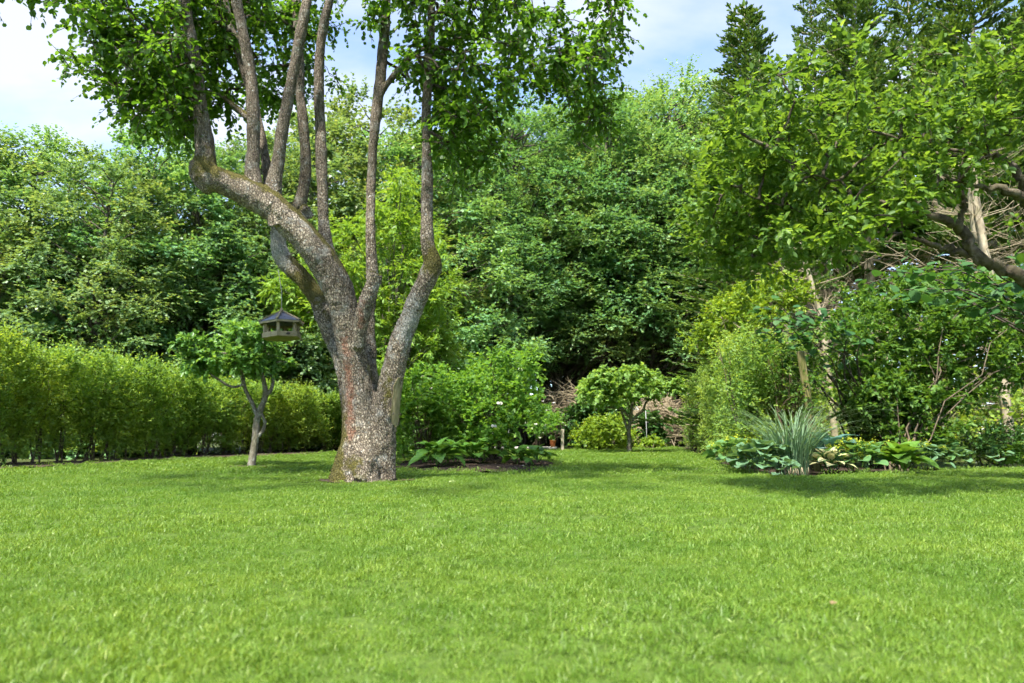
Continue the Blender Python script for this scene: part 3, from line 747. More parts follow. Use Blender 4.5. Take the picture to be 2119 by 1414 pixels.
# pruning wounds: bare wood lying on the trunk surface where limbs were sawn off
def wound(poly, dmax, label):
    npl = len(trunk_me.polygons); ctr = np.zeros(npl * 3, np.float32); trunk_me.polygons.foreach_get('center', ctr); ctr = ctr.reshape(-1, 3).astype(float)
    fn = np.zeros(npl * 3, np.float32); trunk_me.polygons.foreach_get('normal', fn); fn = fn.reshape(-1, 3)
    a, b, _ = project(ctr); sel = np.nonzero(inpoly(a, b, poly) & (ctr[:, 1] < dmax) & (fn[:, 1] < 0.35))[0]
    ids = {}; V = []; Fc = []
    for k in sel:
        f = []
        for v in trunk_me.polygons[int(k)].vertices:
            if v not in ids:
                ids[v] = len(V); V.append(co[v] + no[v] * 0.010)
            f.append(ids[v])
        Fc.append(f)
    me = mesh_py('pruning_wound', V, Fc, True)
    bm = bmesh.new(); bm.from_mesh(me)
    todo = set(bm.faces); isles = []
    while todo:
        f0 = todo.pop(); grp = {f0}; stack = [f0]
        while stack:
            for e in stack.pop().edges:
                for g_ in e.link_faces:
                    if g_ in todo: todo.remove(g_); grp.add(g_); stack.append(g_)
        isles.append(grp)
    keep = max(isles, key=len)
    bmesh.ops.delete(bm, geom=[f for f in bm.faces if f not in keep], context='FACES')
    for _ in range(6): bmesh.ops.smooth_vert(bm, verts=bm.verts, factor=0.5, use_axis_x=True, use_axis_y=True, use_axis_z=True)
    ed = [e for e in bm.edges if e.is_boundary]
    r_ = bmesh.ops.extrude_edge_only(bm, edges=ed); bm.normal_update()
    for v in [g for g in r_['geom'] if isinstance(g, bmesh.types.BMVert)]: v.co -= v.normal * 0.035; v.co += Vector((0, 0.03, 0))
    bm.to_mesh(me); bm.free()
    o = obj('pruning_wound', me, M['wound'], pear); o['label'] = label
wound([(822, 778), (834, 786), (850, 805), (850, 830), (840, 860), (815, 886), (806, 872), (808, 845), (810, 820), (811, 798)], 7.5, 'long oval of bare yellowish wood where a limb was cut off')
wound([(756, 748), (763, 754), (774, 776), (783, 797), (789, 818), (783, 816), (774, 800), (766, 780), (758, 764)], 7.5, 'narrow sliver of bare wood in the crotch')

# crown
reg_left = [(195, 175), (205, 60), (255, -60), (480, -60), (475, 180), (420, 285), (330, 275), (265, 240)]
reg_mid = [(430, -60), (690, -60), (690, 40), (640, 170), (560, 185), (490, 195), (430, 150)]
reg_right = [(715, -60), (1280, -60), (1290, 40), (1240, 110), (1262, 170), (1262, 235), (1215, 255), (1120, 130), (1050, 150), (1075, 215), (1010, 310), (930, 345), (885, 290), (860, 130), (770, 80), (715, 30)]
C = np.vstack([
    region_points(reg_left, 150, 6.3, 7.9), region_points(reg_mid, 90, 7.4, 9.0), region_points(reg_right, 150, 6.3, 8.2),
    region_points([(860, 100), (960, 100), (1010, 290), (930, 345), (885, 290)], 20, 6.5, 8.0),
    region_points([(1080, 90), (1250, 110), (1262, 235), (1215, 255), (1150, 170)], 16, 6.4, 7.8),
    np.array([at(a, b, 5.2) for a, b in ((-40, -62), (20, -52), (70, -44), (110, -40), (150, -36), (60, -70), (130, -72))])])
vis_n = len(C)
def top_pt():
    while True:
        q = rng.uniform(-1, 1, 3)
        if 0.35 < np.linalg.norm(q) < 1: break
    return np.array([-2.4, 4.9, 5.7]) + q * np.array([3.4, 2.8, 1.6])
tops = np.array([top_pt() for _ in range(150)])  # unseen upper crown clumps, shifted toward the camera to cast shade on the lawn
tpx, tpy, tz = project(tops)
tops = tops[(tpy < -150) | (tz < 0.5)]
C = np.vstack([C, tops])
st, d, ln = clump_shoots(C, 0.30, 10, up=-0.05)
leafd = shoot_leaves(st, d, ln, 9, 0.062, droop=0.35, hang=0.45, upn=0.6)
leafd = leaf_parts(pear, leafd, LEAF4R, M['pear'], 300, size_min=9)
crown = obj('crown', leaves_mesh('crown', *leafd[:4], LEAF4R, leafd[4]), M['pear'], pear, kind='stuff'); adopt(crown)
tb = Tubes()
for s_, d_, l_ in zip(st[::2], d[::2], ln[::2]):
    e = s_ + d_ * l_; e[2] -= 0.3 * l_
    tb.add([s_ - d_ * 0.05, (s_ + e) / 2 + np.array([0, 0, 0.04 * l_]), e], [0.006, 0.004, 0.0015], 3, cap=False)
stem_tops = [px_line(l)[0] for l in pear_lines if l[-1][1] < -50]
nodes = np.vstack([catmull(s, np.ones(len(s)), 4)[0] for s in stem_tops]); nodes = nodes[nodes[:, 2] > 3.4]
attach(tb, nodes, C, 0.022, 5, 0.05, 0.10, 5)
obj('branches', tb.mesh('branches'), M['bark_twig'], pear, kind='stuff')

# ------------------------------------------------------------------ bird feeder
def feeder():
    c = at(583, 672, 7.75); hang = at(577, 566, 7.72)
    k = 7.75 / F
    t = thing('bird_feeder', 'hexagonal wooden bird feeder with grey felt roof hanging from the pear tree', 'bird feeder', tuple(c))
    t.rotation_euler = (R(-1.5), R(-3.5), 0)
    a0 = R(-90 + 6)
    def hexp(r, z, i): a = a0 + i * math.pi / 3; return Vector((r * math.cos(a), r * math.sin(a), z))
    zr, ze = 0.150, 0.020         # apex, eave
    ro, rt = 0.245, 0.205
    for i in range(6):
        A, B, C_ = hexp(ro, ze, i), hexp(ro, ze, i + 1), Vector((0, 0, zr))
        n = (B - A).cross(C_ - A).normalized()
        A2, B2, C2 = A - n * 0.008, B - n * 0.008, C_ - n * 0.008
        me = mesh_py('roof_panel', [A, B, C_, A2, B2, C2], [(0, 1, 2), (5, 4, 3), (0, 3, 4, 1), (1, 4, 5, 2), (2, 5, 3, 0)])
        panel = obj('roof_panel', me, M['feeder_roof'], t)
        def plank(p, q, w, th, name, mat, off):
            p = Vector(p); q = Vector(q); ax = (q - p); L_ = ax.length; ax.normalize()
            side = Vector((0, 0, 1)).cross(ax).normalized() if abs(ax.z) < 0.95 else Vector((math.cos(off), math.sin(off), 0))
            upv = ax.cross(side).normalized() * -1
            V = [p + side * (sx * th / 2) + upv * (sz * w / 2) + ax * (L_ * e) for e in (0, 1) for sx, sz in ((-1, -1), (1, -1), (1, 1), (-1, 1))]
            return obj(name, mesh_py(name, V, [(3, 2, 1, 0), (4, 5, 6, 7), (0, 1, 5, 4), (1, 2, 6, 5), (2, 3, 7, 6), (3, 0, 4, 7)]), mat, t)
        plank(hexp(ro + 0.004, ze + 0.006, i), Vector((0, 0, zr + 0.010)), 0.012, 0.024, 'ridge_batten', M['feeder_wood'], 0).parent = panel
        plank(hexp(ro - 0.010, ze - 0.012, i), hexp(ro - 0.010, ze - 0.012, i + 1), 0.026, 0.012, 'fascia_board', M['feeder_wood'], 0)
        q0, q1 = hexp(0.180, -0.125, i), hexp(0.180, ze - 0.004, i)
        plank(q0, q1, 0.030, 0.030, 'post', M['feeder_wood'], a0 + i * math.pi / 3)
        side_ = plank(hexp(rt, -0.128, i), hexp(rt, -0.128, i + 1), 0.052, 0.014, 'tray_side', M['feeder_wood'], 0)
        if i == 0: front_side = side_
    me = mesh_py('tray_floor', [hexp(rt - 0.006, z, i) for z in (-0.156, -0.144) for i in range(6)], [tuple(range(6))[::-1], tuple(range(6, 12))] + [(i, (i + 1) % 6, 6 + (i + 1) % 6, 6 + i) for i in range(6)])
    obj('tray_floor', me, M['feeder_wood'], t)
    bx = Boxes(); bx.box((0, 0, zr + 0.012), (0.03, 0.03, 0.045), (0, 0, R(20)), 0.004); obj('finial', bx.mesh('finial'), M['feeder_wood'], t)
    # oval plaque on the front right tray side
    A, B = hexp(rt, -0.128, 0), hexp(rt, -0.128, 1); mid = A.lerp(B, 0.52); nrm = Vector((mid.x, mid.y, 0)).normalized(); ax = (B - A).normalized()
    V = [mid + nrm * (0.008 + e * 0.004) + ax * (0.024 * math.cos(q)) + Vector((0, 0, 0.012 * math.sin(q))) for e in (0, 1) for q in [2 * math.pi * j / 14 for j in range(14)]]
    obj('plaque', mesh_py('plaque', V, [tuple(range(14, 28))] + [(j, (j + 1) % 14, 14 + (j + 1) % 14, 14 + j) for j in range(14)]), M['plaque'], front_side)
    tb = Tubes(); h = Vector(hang) - Vector(c); h = t.rotation_euler.to_matrix().inverted() @ h
    tb.add([(0, 0, zr + 0.03), (0.004, 0, zr * 0.5 + h[2] * 0.5), tuple(h), tuple(h + Vector((-0.006, 0, 0.03)))], 0.0045, 6)
    obj('cord', tb.mesh('cord'), M['cord'], t)
feeder()
# ------------------------------------------------------------------ small fruit trees
def small_tree(name, label, lines, regions, bark, leaf, n_shoot, L, size, rad, tmpl, up, parts=0, wid=1.0):
    t = thing(name, label, 'tree')
    tb = Tubes()
    for ln in lines:
        P, r = px_line(ln); P, r = catmull(P, r * wid, 5); tb.add(P, r, 9, jitter=0.04)
    ends = np.vstack([catmull(px_line(l)[0], np.ones(len(l)), 4)[0][6:] for l in lines])
    C = np.vstack([region_points(*rg) for rg in regions])
    attach(tb, ends, C, 0.012, 3, 0.06, 0.08, 4)
    obj('trunk', tb.mesh('trunk'), bark, t)
    st, d, ln = clump_shoots(C, rad, n_shoot, up=up)
    data = shoot_leaves(st, d, ln, L, size, droop=0.25, hang=0.35, upn=0.7)
    if parts: data = leaf_parts(t, data, tmpl, leaf, parts, size_min=9)
    adopt(obj('crown', leaves_mesh('crown', *data[:4], tmpl, data[4]), leaf, t, kind='stuff'))
    return t
D1 = FT1[1]
small_tree('fruit_tree', 'small crooked fruit tree with grey trunk standing left of the pear tree', [
    [(519, 972, D1, 22), (522, 950, D1, 20), (527, 920, D1, 19), (530, 890, D1, 19), (532, 868, D1, 18), (540, 845, D1, 16), (549, 818, D1, 14), (546, 790, D1 - .05, 12), (540, 765, D1 - .05, 11), (545, 735, D1 - .1, 9), (552, 700, D1 - .1, 7)],
    [(533, 862, D1, 11), (522, 835, D1, 11), (510, 812, D1 - .05, 10), (503, 790, D1 - .1, 10), (501, 765, D1 - .1, 9), (508, 740, D1 - .1, 8), (520, 715, D1 - .1, 6)],
    [(502, 796, D1 - .1, 7), (488, 801, D1 - .15, 7), (470, 797, D1 - .2, 6.5), (452, 785, D1 - .25, 6), (436, 775, D1 - .3, 5)],
    [(549, 820, D1, 9), (560, 808, D1, 10), (565, 790, D1 + .05, 9.5), (562, 772, D1 + .05, 8), (558, 740, D1, 6)],
    [(533, 905, D1, 10), (543, 893, D1, 10), (548, 876, D1, 9), (544, 862, D1, 7), (541, 852, D1, 4)],
    [(540, 765, D1 - .05, 8), (520, 752, D1 - .2, 7), (490, 738, D1 - .3, 6), (460, 730, D1 - .35, 4)],
    ], [([(392, 745), (410, 700), (450, 685), (500, 672), (545, 668), (572, 690), (580, 740), (568, 768), (520, 765), (470, 760), (425, 770), (400, 765)], 95, D1 - .65, D1 + .55)],
    M['bark_fruit'], M['fruit'], 10, 9, 0.085, 0.16, LEAF4, 0.3, parts=160, wid=0.78)
D2 = FT2[1]
small_tree('fruit_tree', 'small umbrella-shaped fruit tree far back on the lawn', [
    [(1302, 940, D2, 10), (1303, 915, D2, 9), (1301, 893, D2, 9), (1304, 873, D2, 8), (1306, 860, D2, 7.5), (1307, 845, D2, 6), (1312, 825, D2, 5), (1310, 805, D2, 4)],
    [(1300, 890, D2, 6), (1293, 873, D2, 5.5), (1287, 855, D2, 5), (1282, 840, D2, 4.5), (1277, 815, D2, 3.5)],
    [(1306, 866, D2, 6), (1296, 858, D2 - .1, 5), (1288, 848, D2 - .1, 4), (1270, 845, D2 - .15, 3.4), (1240, 842, D2 - .2, 2.5)],
    [(1307, 872, D2, 6), (1318, 860, D2, 5.5), (1330, 850, D2, 5), (1336, 835, D2, 4.5), (1348, 822, D2, 4), (1360, 812, D2, 3)],
    [(1307, 846, D2, 4), (1298, 835, D2 - .2, 4), (1290, 822, D2 - .2, 3)],
    ], [([(1196, 815), (1206, 785), (1250, 772), (1300, 766), (1350, 775), (1384, 785), (1386, 808), (1360, 824), (1320, 830), (1280, 838), (1230, 835), (1205, 830)], 150, D2 - 1.1, D2 + 1.1)],
    M['bark_fruit'], M['far_fruit'], 10, 9, 0.095, 0.20, LEAF2W, 0.45)

# ------------------------------------------------------------------ left hedge
def hedge(name, label, line, h0, h1, thick, n_clump, K, L, size, mat, stem_gap, rad=0.2, tmpl=LEAF2, low=0.12, lowfrac=0.45, parts=0):
    """line: list of (x, y) of the front foot; hedge runs behind it"""
    t = thing(name, label, 'hedge', (0, 0, 0))
    line = np.array(line, float); seg = np.linalg.norm(np.diff(line, axis=0), axis=1); cum = np.concatenate([[0], np.cumsum(seg)])
    tot = cum[-1]
    def onl(s):
        i = min(len(seg) - 1, int(np.searchsorted(cum, s, 'right') - 1)); f = (s - cum[i]) / seg[i]
        p = line[i] * (1 - f) + line[i + 1] * f; d = (line[i + 1] - line[i]) / seg[i]
        return p, np.array([-d[1], d[0]])
    back = 1.0
    C = []
    while len(C) < n_clump:
        s = rng.random() * tot; p, nn = onl(s)
        if nn[1] < 0: nn = -nn
        H = (h0 + (h1 - h0) * s / tot) * (1 + 0.13 * mnoise.noise(Vector((s * 0.9, 3.1, 0))) + 0.09 * mnoise.noise(Vector((s * 3.1, 1.1, 0))))
        z = low + (H - low - rad * 0.5) * rng.random()
        if z < lowfrac * H and rng.random() > 0.28 + 0.72 * z / (lowfrac * H): continue
        u = rng.random() ** 1.5
        bulge = 0.42 * mnoise.noise(Vector((s * 1.3, z * 1.3, 7.7))) - 0.12 * (z / H) + (0.16 if z < 0.5 else 0)
        C.append((p[0] + nn[0] * (u * thick + bulge), p[1] + nn[1] * (u * thick + bulge), z))
    C = np.array(C)
    st, d, ln = clump_shoots(C, rad, K, up=0.55)
    ln = ln * np.where(rng.random(len(ln)) < 0.12, 2.1, 1.0)
    topm = np.repeat(C[:, 2] > 0.82 * min(h0, h1), K); d[topm, 2] += 0.6; d = unit(d)
    data = shoot_leaves(st, d, ln, L, size, droop=0.1, hang=0.05, upn=0.7, tipvar=0.35)
    obj('foliage', leaves_mesh('foliage', *data[:4], tmpl, data[4]), mat, t, kind='stuff')
    s = 0.1; k = 0; stems = []
    while s < tot:
        p, nn = onl(s)
        if nn[1] < 0: nn = -nn
        tb = Tubes(); H = h0 + (h1 - h0) * s / tot
        b = np.array([p[0] + nn[0] * thick * (0.25 + 0.3 * rng.random()), p[1] + nn[1] * thick * (0.25 + 0.3 * rng.random()), -0.03])
        for q in range(rng.integers(3, 6)):
            e = b + np.array([rng.normal(0, 0.22), rng.normal(0, 0.14), H * (0.7 + 0.22 * rng.random())])
            branch_to(tb, b + np.array([rng.normal(0, .05), rng.normal(0, .05), 0]), e, 0.015, 0.004, 5, 0.0, 0.05, 5)
        obj('stem', tb.mesh('stem'), M['cane'], t)
        s += stem_gap * (0.7 + 0.6 * rng.random())
    return t
hl = [gxy(*p) + np.array([-0.35, 1.25]) for p in ((-300, 985), (-100, 976), (60, 968), (212, 960), (354, 952), (500, 945), (600, 942), (693, 938), (790, 935))]
hedge('hedge', 'long informal green hedge with bare stems along the left side', hl, 1.92, 1.48, 1.15, 4600, 6, 8, 0.058, M['hedge'], 0.42, rad=0.22, lowfrac=0.42)

# ------------------------------------------------------------------ right hedge
hr = [gxy(*p) + np.array([0.45, 0.25]) for p in ((1408, 928), (1432, 938), (1462, 950), (1490, 960), (1522, 973))]
hr = [hr[0] + np.array([0.3, 3.0])] + hr + [hr[-1] + np.array([0.55, -0.15])]
hr[-2:] = [hr[-2], hr[-2] + np.array([0.75, 0.15])]
def right_hedge():
    # clumps round a rounded bank of shrubs between the lawn edge and the fence
    t = thing('privet_hedge', 'rounded pale green privet bank running back along the right lawn edge', 'hedge')
    line = np.array([gxy(*p) for p in ((1405, 927), (1432, 938), (1462, 950), (1490, 960), (1525, 974))])
    line = np.vstack([line, line[-1] + np.array([0.95, 0.35])])
    seg = np.linalg.norm(np.diff(line, axis=0), axis=1); cum = np.concatenate([[0], np.cumsum(seg)])
    C = []
    while len(C) < 2300:
        s = cum[-1] * (1 - rng.random() ** 1.35 if rng.random() < 0.75 else rng.random()); i = min(len(seg) - 1, int(np.searchsorted(cum, s, 'right') - 1)); f = (s - cum[i]) / seg[i]
        p = line[i] * (1 - f) + line[i + 1] * f
        H = 2.25 - 0.35 * (s / cum[-1]) + 0.15 * mnoise.noise(Vector((s * 0.8, 0, 4)))
        z = 0.1 + (H - 0.2) * rng.random(); u = rng.random() ** 1.6
        lean = 0.30 + 0.10 * math.sin(z * 2.2) - 0.28 * max(0, z - 1.2) ** 2 * -1
        back = np.array([1.0, 0.25]) if i < len(seg) - 1 else np.array([0.1, 1.0])
        off = (lean * 0.55 + u * 1.25 + 0.15 * mnoise.noise(Vector((s * 1.5, z * 1.5, 2)))) * back
        C.append((p[0] + off[0], p[1] + off[1], z))
    C = np.array(C)
    st, d, ln = clump_shoots(C, 0.22, 6, up=0.45)
    data = shoot_leaves(st, d, ln, 8, 0.05, droop=0.1, hang=0.1, upn=0.7, tipvar=0.35)
    obj('foliage', leaves_mesh('foliage', *data[:4], LEAF2, data[4]), M['hedge_r'], t, kind='stuff')
    for q in range(16):
        k = rng.integers(0, len(C)); b = np.array([C[k][0] + 0.1, C[k][1] + 0.15, -0.03]); tb = Tubes()
        for _ in range(4):
            branch_to(tb, b + rng.normal(0, .04, 3) * np.array([1, 1, 0]), b + np.array([rng.normal(0, .25), rng.normal(0, .2), 1.5 + .4 * rng.random()]), 0.014, 0.004, 4, 0, 0.05, 5)
        obj('stem', tb.mesh('stem'), M['cane'], t)
right_hedge()

# ------------------------------------------------------------------ wood behind: forest trees
def forest_proto(seed, H, Rr, n_clump, low, mat=M['forest'], size=0.105, K=36, L=9, shape=0.62, tmpl=LEAF2W, clr=0.60):
    r = np.random.default_rng(seed)
    def cp():
        tt = r.random()
        z = low + (H - low) * tt
        prof = (math.sin(math.pi * min(1, (0.18 + 0.80 * tt) ** shape))) ** 0.6 if tt < 0.98 else 0.1
        prof = max(prof, 0.12)
        a = r.random() * 2 * math.pi
        q = Rr * prof * (0.45 + 0.55 * r.random() ** 0.45) * (1 + 0.25 * mnoise.noise(Vector((math.cos(a) * 1.3, math.sin(a) * 1.3, z * 0.6 + seed))))
        return np.array([q * math.cos(a), q * math.sin(a), z])
    C = spread_centers(cp, n_clump, 7)
    out = C * np.array([1, 1, 0]); out = unit(out) * 0.55
    st, d, ln = clump_shoots(C, clr, K, up=0.12, out=out, flat=0.55, r=r)
    hi = np.repeat(C[:, 2] > 0.80 * H, K); d[hi, 2] += 0.75; d = unit(d); ln[hi] *= 1.1
    data = shoot_leaves(st, d, ln, L, size, droop=0.12, hang=0.22, upn=0.9, r=r, t0=0.25)
    cm = leaves_mesh('crown', *data[:4], tmpl, data[4]); cm.materials.append(mat)
    tb = Tubes()
    zz = np.linspace(-0.1, H * 0.93, 9); wob = np.cumsum(r.normal(0, 0.06, (9, 2)), 0); wob -= wob[0]
    tp = np.column_stack([wob, zz]); tb.add(tp, np.linspace(0.15, 0.02, 9) * (H / 9), 8)
    for c in C:
        z0 = max(0.5, c[2] - 0.45 * np.hypot(c[0], c[1]) - 0.2)
        k = np.interp(z0, zz, np.arange(9)); a = tp[int(k)] + (tp[min(8, int(k) + 1)] - tp[int(k)]) * (k - int(k))
        branch_to(tb, a, c, 0.03, 0.008, 4, 0.06, 0.05, 4)
    tm = tb.mesh('trunk'); tm.materials.append(M['bark_forest'])
    return tm, cm
protos = [forest_proto(11, 9.0, 2.6, 150, 0.7), forest_proto(12, 9.0, 2.4, 140, 0.9), forest_proto(13, 9.0, 2.8, 155, 0.6, shape=0.7), forest_proto(14, 9.0, 2.5, 140, 1.6)]
tall = [forest_proto(21, 9.0, 2.4, 235, 2.3, size=0.075, K=30, clr=0.50), forest_proto(22, 9.0, 2.3, 235, 2.7, size=0.075, K=30, clr=0.50)]
bare = [forest_proto(15, 9.0, 2.2, 110, 2.4, K=16)]
def place_tree(pr, x, y, h, rz, label, group=None, wid=1.0, name='maple_tree'):
    t = thing(name, label, 'tree', (x, y, -0.04), rz, group)
    t.scale = (h / 9.0 * wid, h / 9.0 * wid, h / 9.0)
    obj('trunk', pr[0], None, t); c = obj('crown', pr[1], None, t, kind='stuff')
    return t
def tree_at(px, D, top_py):
    p = at(px, 900, D); q = at(px, top_py, D); return p[0], D, q[2]
GF = 'maples of the wood behind the garden'
front = [  # px, D, top py, proto, width, label
    (-90, 17.0, 300, 0, 1.15, 'maple at the left picture edge above the hedge'),
    (45, 18.0, 300, 1, 1.15, 'maple with upright tips nearest the left edge, first full crown above hedge'),
    (180, 17.2, 330, 2, 1.1, 'broad maple above the middle of the left hedge'),
    (290, 19.0, 285, 3, 1.15, 'tall maple under the left tip of the pear crown'),
    (400, 19.5, 330, 0, 1.1, 'maple behind the end of the leaning pear limb'),
    (520, 21.5, 300, 2, 1.1, 'maple right behind the bird feeder and the four upright pear stems'),
    (640, 23.5, 255, 1, 1.15, 'maple between the pear stems, behind the feeder tree'),
    (745, 25.0, 215, 3, 1.1, 'tall maple whose top shows in the gap between the pear stems'),
    (860, 25.0, 290, 2, 1.1, 'maple behind the right upright pear stem'),
    (975, 29.0, 330, 4, 1.15, 'maple with yellowish top right of the pear tree'),
    (1075, 32.5, 215, 5, 1.2, 'tall maple right of centre under the drooping pear branches'),
    (1165, 32.0, 320, 4, 1.1, 'lower maple in front of the dark centre of the wood'),
    (1255, 33.0, 215, 5, 1.2, 'tall maple above the far umbrella-shaped fruit tree'),
    (1345, 32.0, 265, 4, 1.1, 'maple reaching down to the dark gap behind the far fruit tree'),
    (1430, 34.0, 170, 5, 1.15, 'tallest maple at the right end of the wood beside the spruces'),
    (1520, 32.0, 300, 4, 1.0, 'maple half hidden behind the leftmost spruce'),
]
for i, (px, D, tp, pi, wd, lab) in enumerate(front):
    x, y, h = tree_at(px, D, tp)
    place_tree((protos + tall)[pi], x, y, h, rng.random() * 6.28, lab, GF, wd)
GB = 'shaded trees in the second row of the wood'
for i, (px, D, tp) in enumerate([(-150, 21, 330), (-30, 22, 330), (110, 22, 330), (240, 23, 320), (350, 22, 320), (470, 25, 320), (590, 27, 300), (700, 29, 270), (810, 30, 290), (925, 33, 280), (1030, 36, 270), (1130, 36, 250), (1215, 37, 270), (1300, 37, 230), (1390, 38, 215), (1480, 38, 230), (1560, 38, 260)]):
    x, y, h = tree_at(px, D, tp)
    place_tree((tall[i % 2] if D > 32 else bare[0] if i % 2 else protos[i % 4]), x, y, h, rng.random() * 6.28, 'shaded maple in the second row of the wood, mostly hidden by the front crowns', GB, 1.05)
# dark bare trunks seen in the gloom under the wood
tb0 = []
for i in range(3):
    tb = Tubes(); z = np.linspace(-0.1, 5.5, 7); tb.add(np.column_stack([np.cumsum(rng.normal(0, .04, 7)), np.cumsum(rng.normal(0, .04, 7)), z]), np.linspace(0.19, 0.11, 7), 8)
    m_ = tb.mesh('trunk'); m_.materials.append(M['bark_forest']); tb0.append(m_)
ucp = []
for i in range(2):
    C = np.column_stack([rng.normal(0, 0.9, 40), rng.normal(0, 0.9, 40), 4.2 + 1.6 * rng.random(40)])
    st, d, ln = clump_shoots(C, 0.6, 10, up=0.2); dd = shoot_leaves(st, d, ln, 7, 0.13)
    m_ = leaves_mesh('crown', *dd[:4], LEAF2W, dd[4]); m_.materials.append(M['forest']); ucp.append(m_)
for i in range(22):
    px = 1090 + 17 * i + rng.normal(0, 5) if i < 20 else 820 + 60 * (i - 20); D = 33.0 + 6 * rng.random()
    x, y, h = tree_at(px, D, 500)
    t = thing('dark_tree', 'slim dark trunk in the gloom under the wood behind the far fruit tree', 'tree', (x, y, -0.05), rng.random() * 6.28, 'slim dark trunks under the wood')
    s_ = 0.8 + 0.5 * rng.random(); t.scale = (s_, s_, 1.1)
    obj('trunk', tb0[i % 3], None, t); obj('crown', ucp[i % 2], None, t, kind='stuff')

def undergrowth(name, label, n, fn, hmax, mat, size=0.14):
    C = np.array([fn() for _ in range(n)]); C = np.column_stack([C, hmax * rng.random(n) ** 1.2])
    st, d, ln = clump_shoots(C, 0.5, 8, up=0.4); dd = shoot_leaves(st, d, ln, 6, size)
    obj(name, leaves_mesh(name, *dd[:4], LEAF2W, dd[4]), mat, kind='stuff', label=label, cat='undergrowth')
undergrowth('undergrowth', 'dark leafy undergrowth at the foot of the wood behind the left hedge', 900, lambda: (lambda x: np.array([x, (22.0 if x > -8.2 else 15.0) + 4.5 * rng.random()]))(-17 + 14.5 * rng.random()), 1.4, M['forest'])
undergrowth('distant_wood', 'dim depth of the wood far behind the trunks', 1500, lambda: np.array([-9 + 28 * rng.random(), 41 + 5 * rng.random()]), 6.5, M['forest'], 0.26)
undergrowth('undergrowth', 'dark leafy undergrowth at the foot of the wood behind the lawn end', 700, lambda: np.array([-4 + 18 * rng.random(), 34.0 + 5 * rng.random()]), 1.8, M['forest'])
undergrowth('undergrowth', 'low leafy scrub under the spruces beyond the wire fence', 650, lambda: np.array([5.5 + 12 * rng.random(), 12.5 + 8 * rng.random()]), 1.3, M['hedge'], 0.10)

# ------------------------------------------------------------------ pale green tree behind the pear
def lime_tree():
    D = 13.0; t = thing('willow_leaved_tree', 'bright yellow-green tree with narrow leaves right behind the pear trunk', 'tree')
    C = np.vstack([region_points([(800, 385), (835, 375), (870, 400), (900, 480), (930, 560), (945, 640), (930, 720), (860, 770), (760, 770), (690, 700), (640, 640), (600, 600), (690, 520), (745, 470), (770, 430)], 190, D - 1.2, D + 1.2),
                   region_points([(580, 585), (640, 575), (690, 640), (640, 690), (590, 640)], 30, D - .6, D + .6)])
    st, d, ln = clump_shoots(C, 0.36, 12, up=0.35)
    data = shoot_leaves(st, d, ln, 10, 0.13, droop=0.15, hang=0.3, upn=0.7)
    obj('crown', leaves_mesh('crown', *data[:4], LEAFN, data[4]), M['lime'], t, kind='stuff')
    tb = Tubes()
    base = at(800, 900, D); base[2] = -0.05
    for (a, b, dd, w) in ((790, 640, D, .05), (820, 560, D + .2, .05), (850, 640, D - .3, .04), (700, 620, D, .04), (880, 600, D + .3, .04), (820, 420, D, .05)):
        e = at(a, b, dd); branch_to(tb, base + rng.normal(0, .08, 3) * np.array([1, 1, 0]), e, w, 0.012, 6, 0.0, 0.03, 7)
    for c in C[::2]:
        branch_to(tb, np.array([base[0] + 0.4 * (c[0] - base[0]), base[1] + .3 * (c[1] - base[1]), c[2] * 0.8]), c, 0.014, 0.005, 3, 0.05, 0.05, 4)
    obj('trunk', tb.mesh('trunk'), M['bark_fruit'], t)
lime_tree()

# ------------------------------------------------------------------ island bed: rose bushes and hostas
def bush(name, label, base, regions, mat, K, L, size, rad, tmpl, n_stem, up=0.35, flowers=0, cat_='bush', parts=0, stem_r=0.014, fl_mat=None, cane=None):
    t = thing(name, label, cat_)
    C = np.vstack([region_points(*rg) for rg in regions])
    st, d, ln = clump_shoots(C, rad, K, up=up)
    data = shoot_leaves(st, d, ln, L, size, droop=0.15, hang=0.15, upn=0.8, tipvar=0.3)
    if parts: data = leaf_parts(t, data, tmpl, mat, parts, size_min=9)
    adopt(obj('foliage', leaves_mesh('foliage', *data[:4], tmpl, data[4]), mat, t, kind='stuff'))
    idx = rng.choice(len(C), n_stem, replace=len(C) < n_stem)
    for k in idx:
        tb = Tubes(); b = np.asarray(base) + np.array([rng.normal(0, .09), rng.normal(0, .09), 0]); b[2] = -0.02
        p = branch_to(tb, b, C[k], stem_r * (0.7 + 0.6 * rng.random()), 0.004, 6, 0.05, 0.05, 6)
        for _ in range(3):
            c2 = C[rng.integers(0, len(C))]
            if np.linalg.norm(c2 - p[3]) < 0.9: branch_to(tb, p[3], c2, 0.006, 0.003, 3, 0.05, 0.05, 4)
        obj('stem', tb.mesh('stem'), cane or M['cane'], t)
    if flowers:
        q = C[rng.choice(len(C), flowers)] + rng.normal(0, rad * 0.8, (flowers, 3)); q[:, 1] -= 0.1
        for f in q:
            fl = []
            P = np.repeat(f[None], 6, 0); T = np.array([[math.cos(a), math.sin(a) * 0.6 - 0.3, 0.4] for a in np.linspace(0, 6.28, 6, endpoint=False)])
            obj('flower', leaves_mesh('flower', P, T, rdir(6), np.full(6, 0.05), LEAF4R, np.full(6, 0.6)), fl_mat or M['flower_w'], t)
    return t
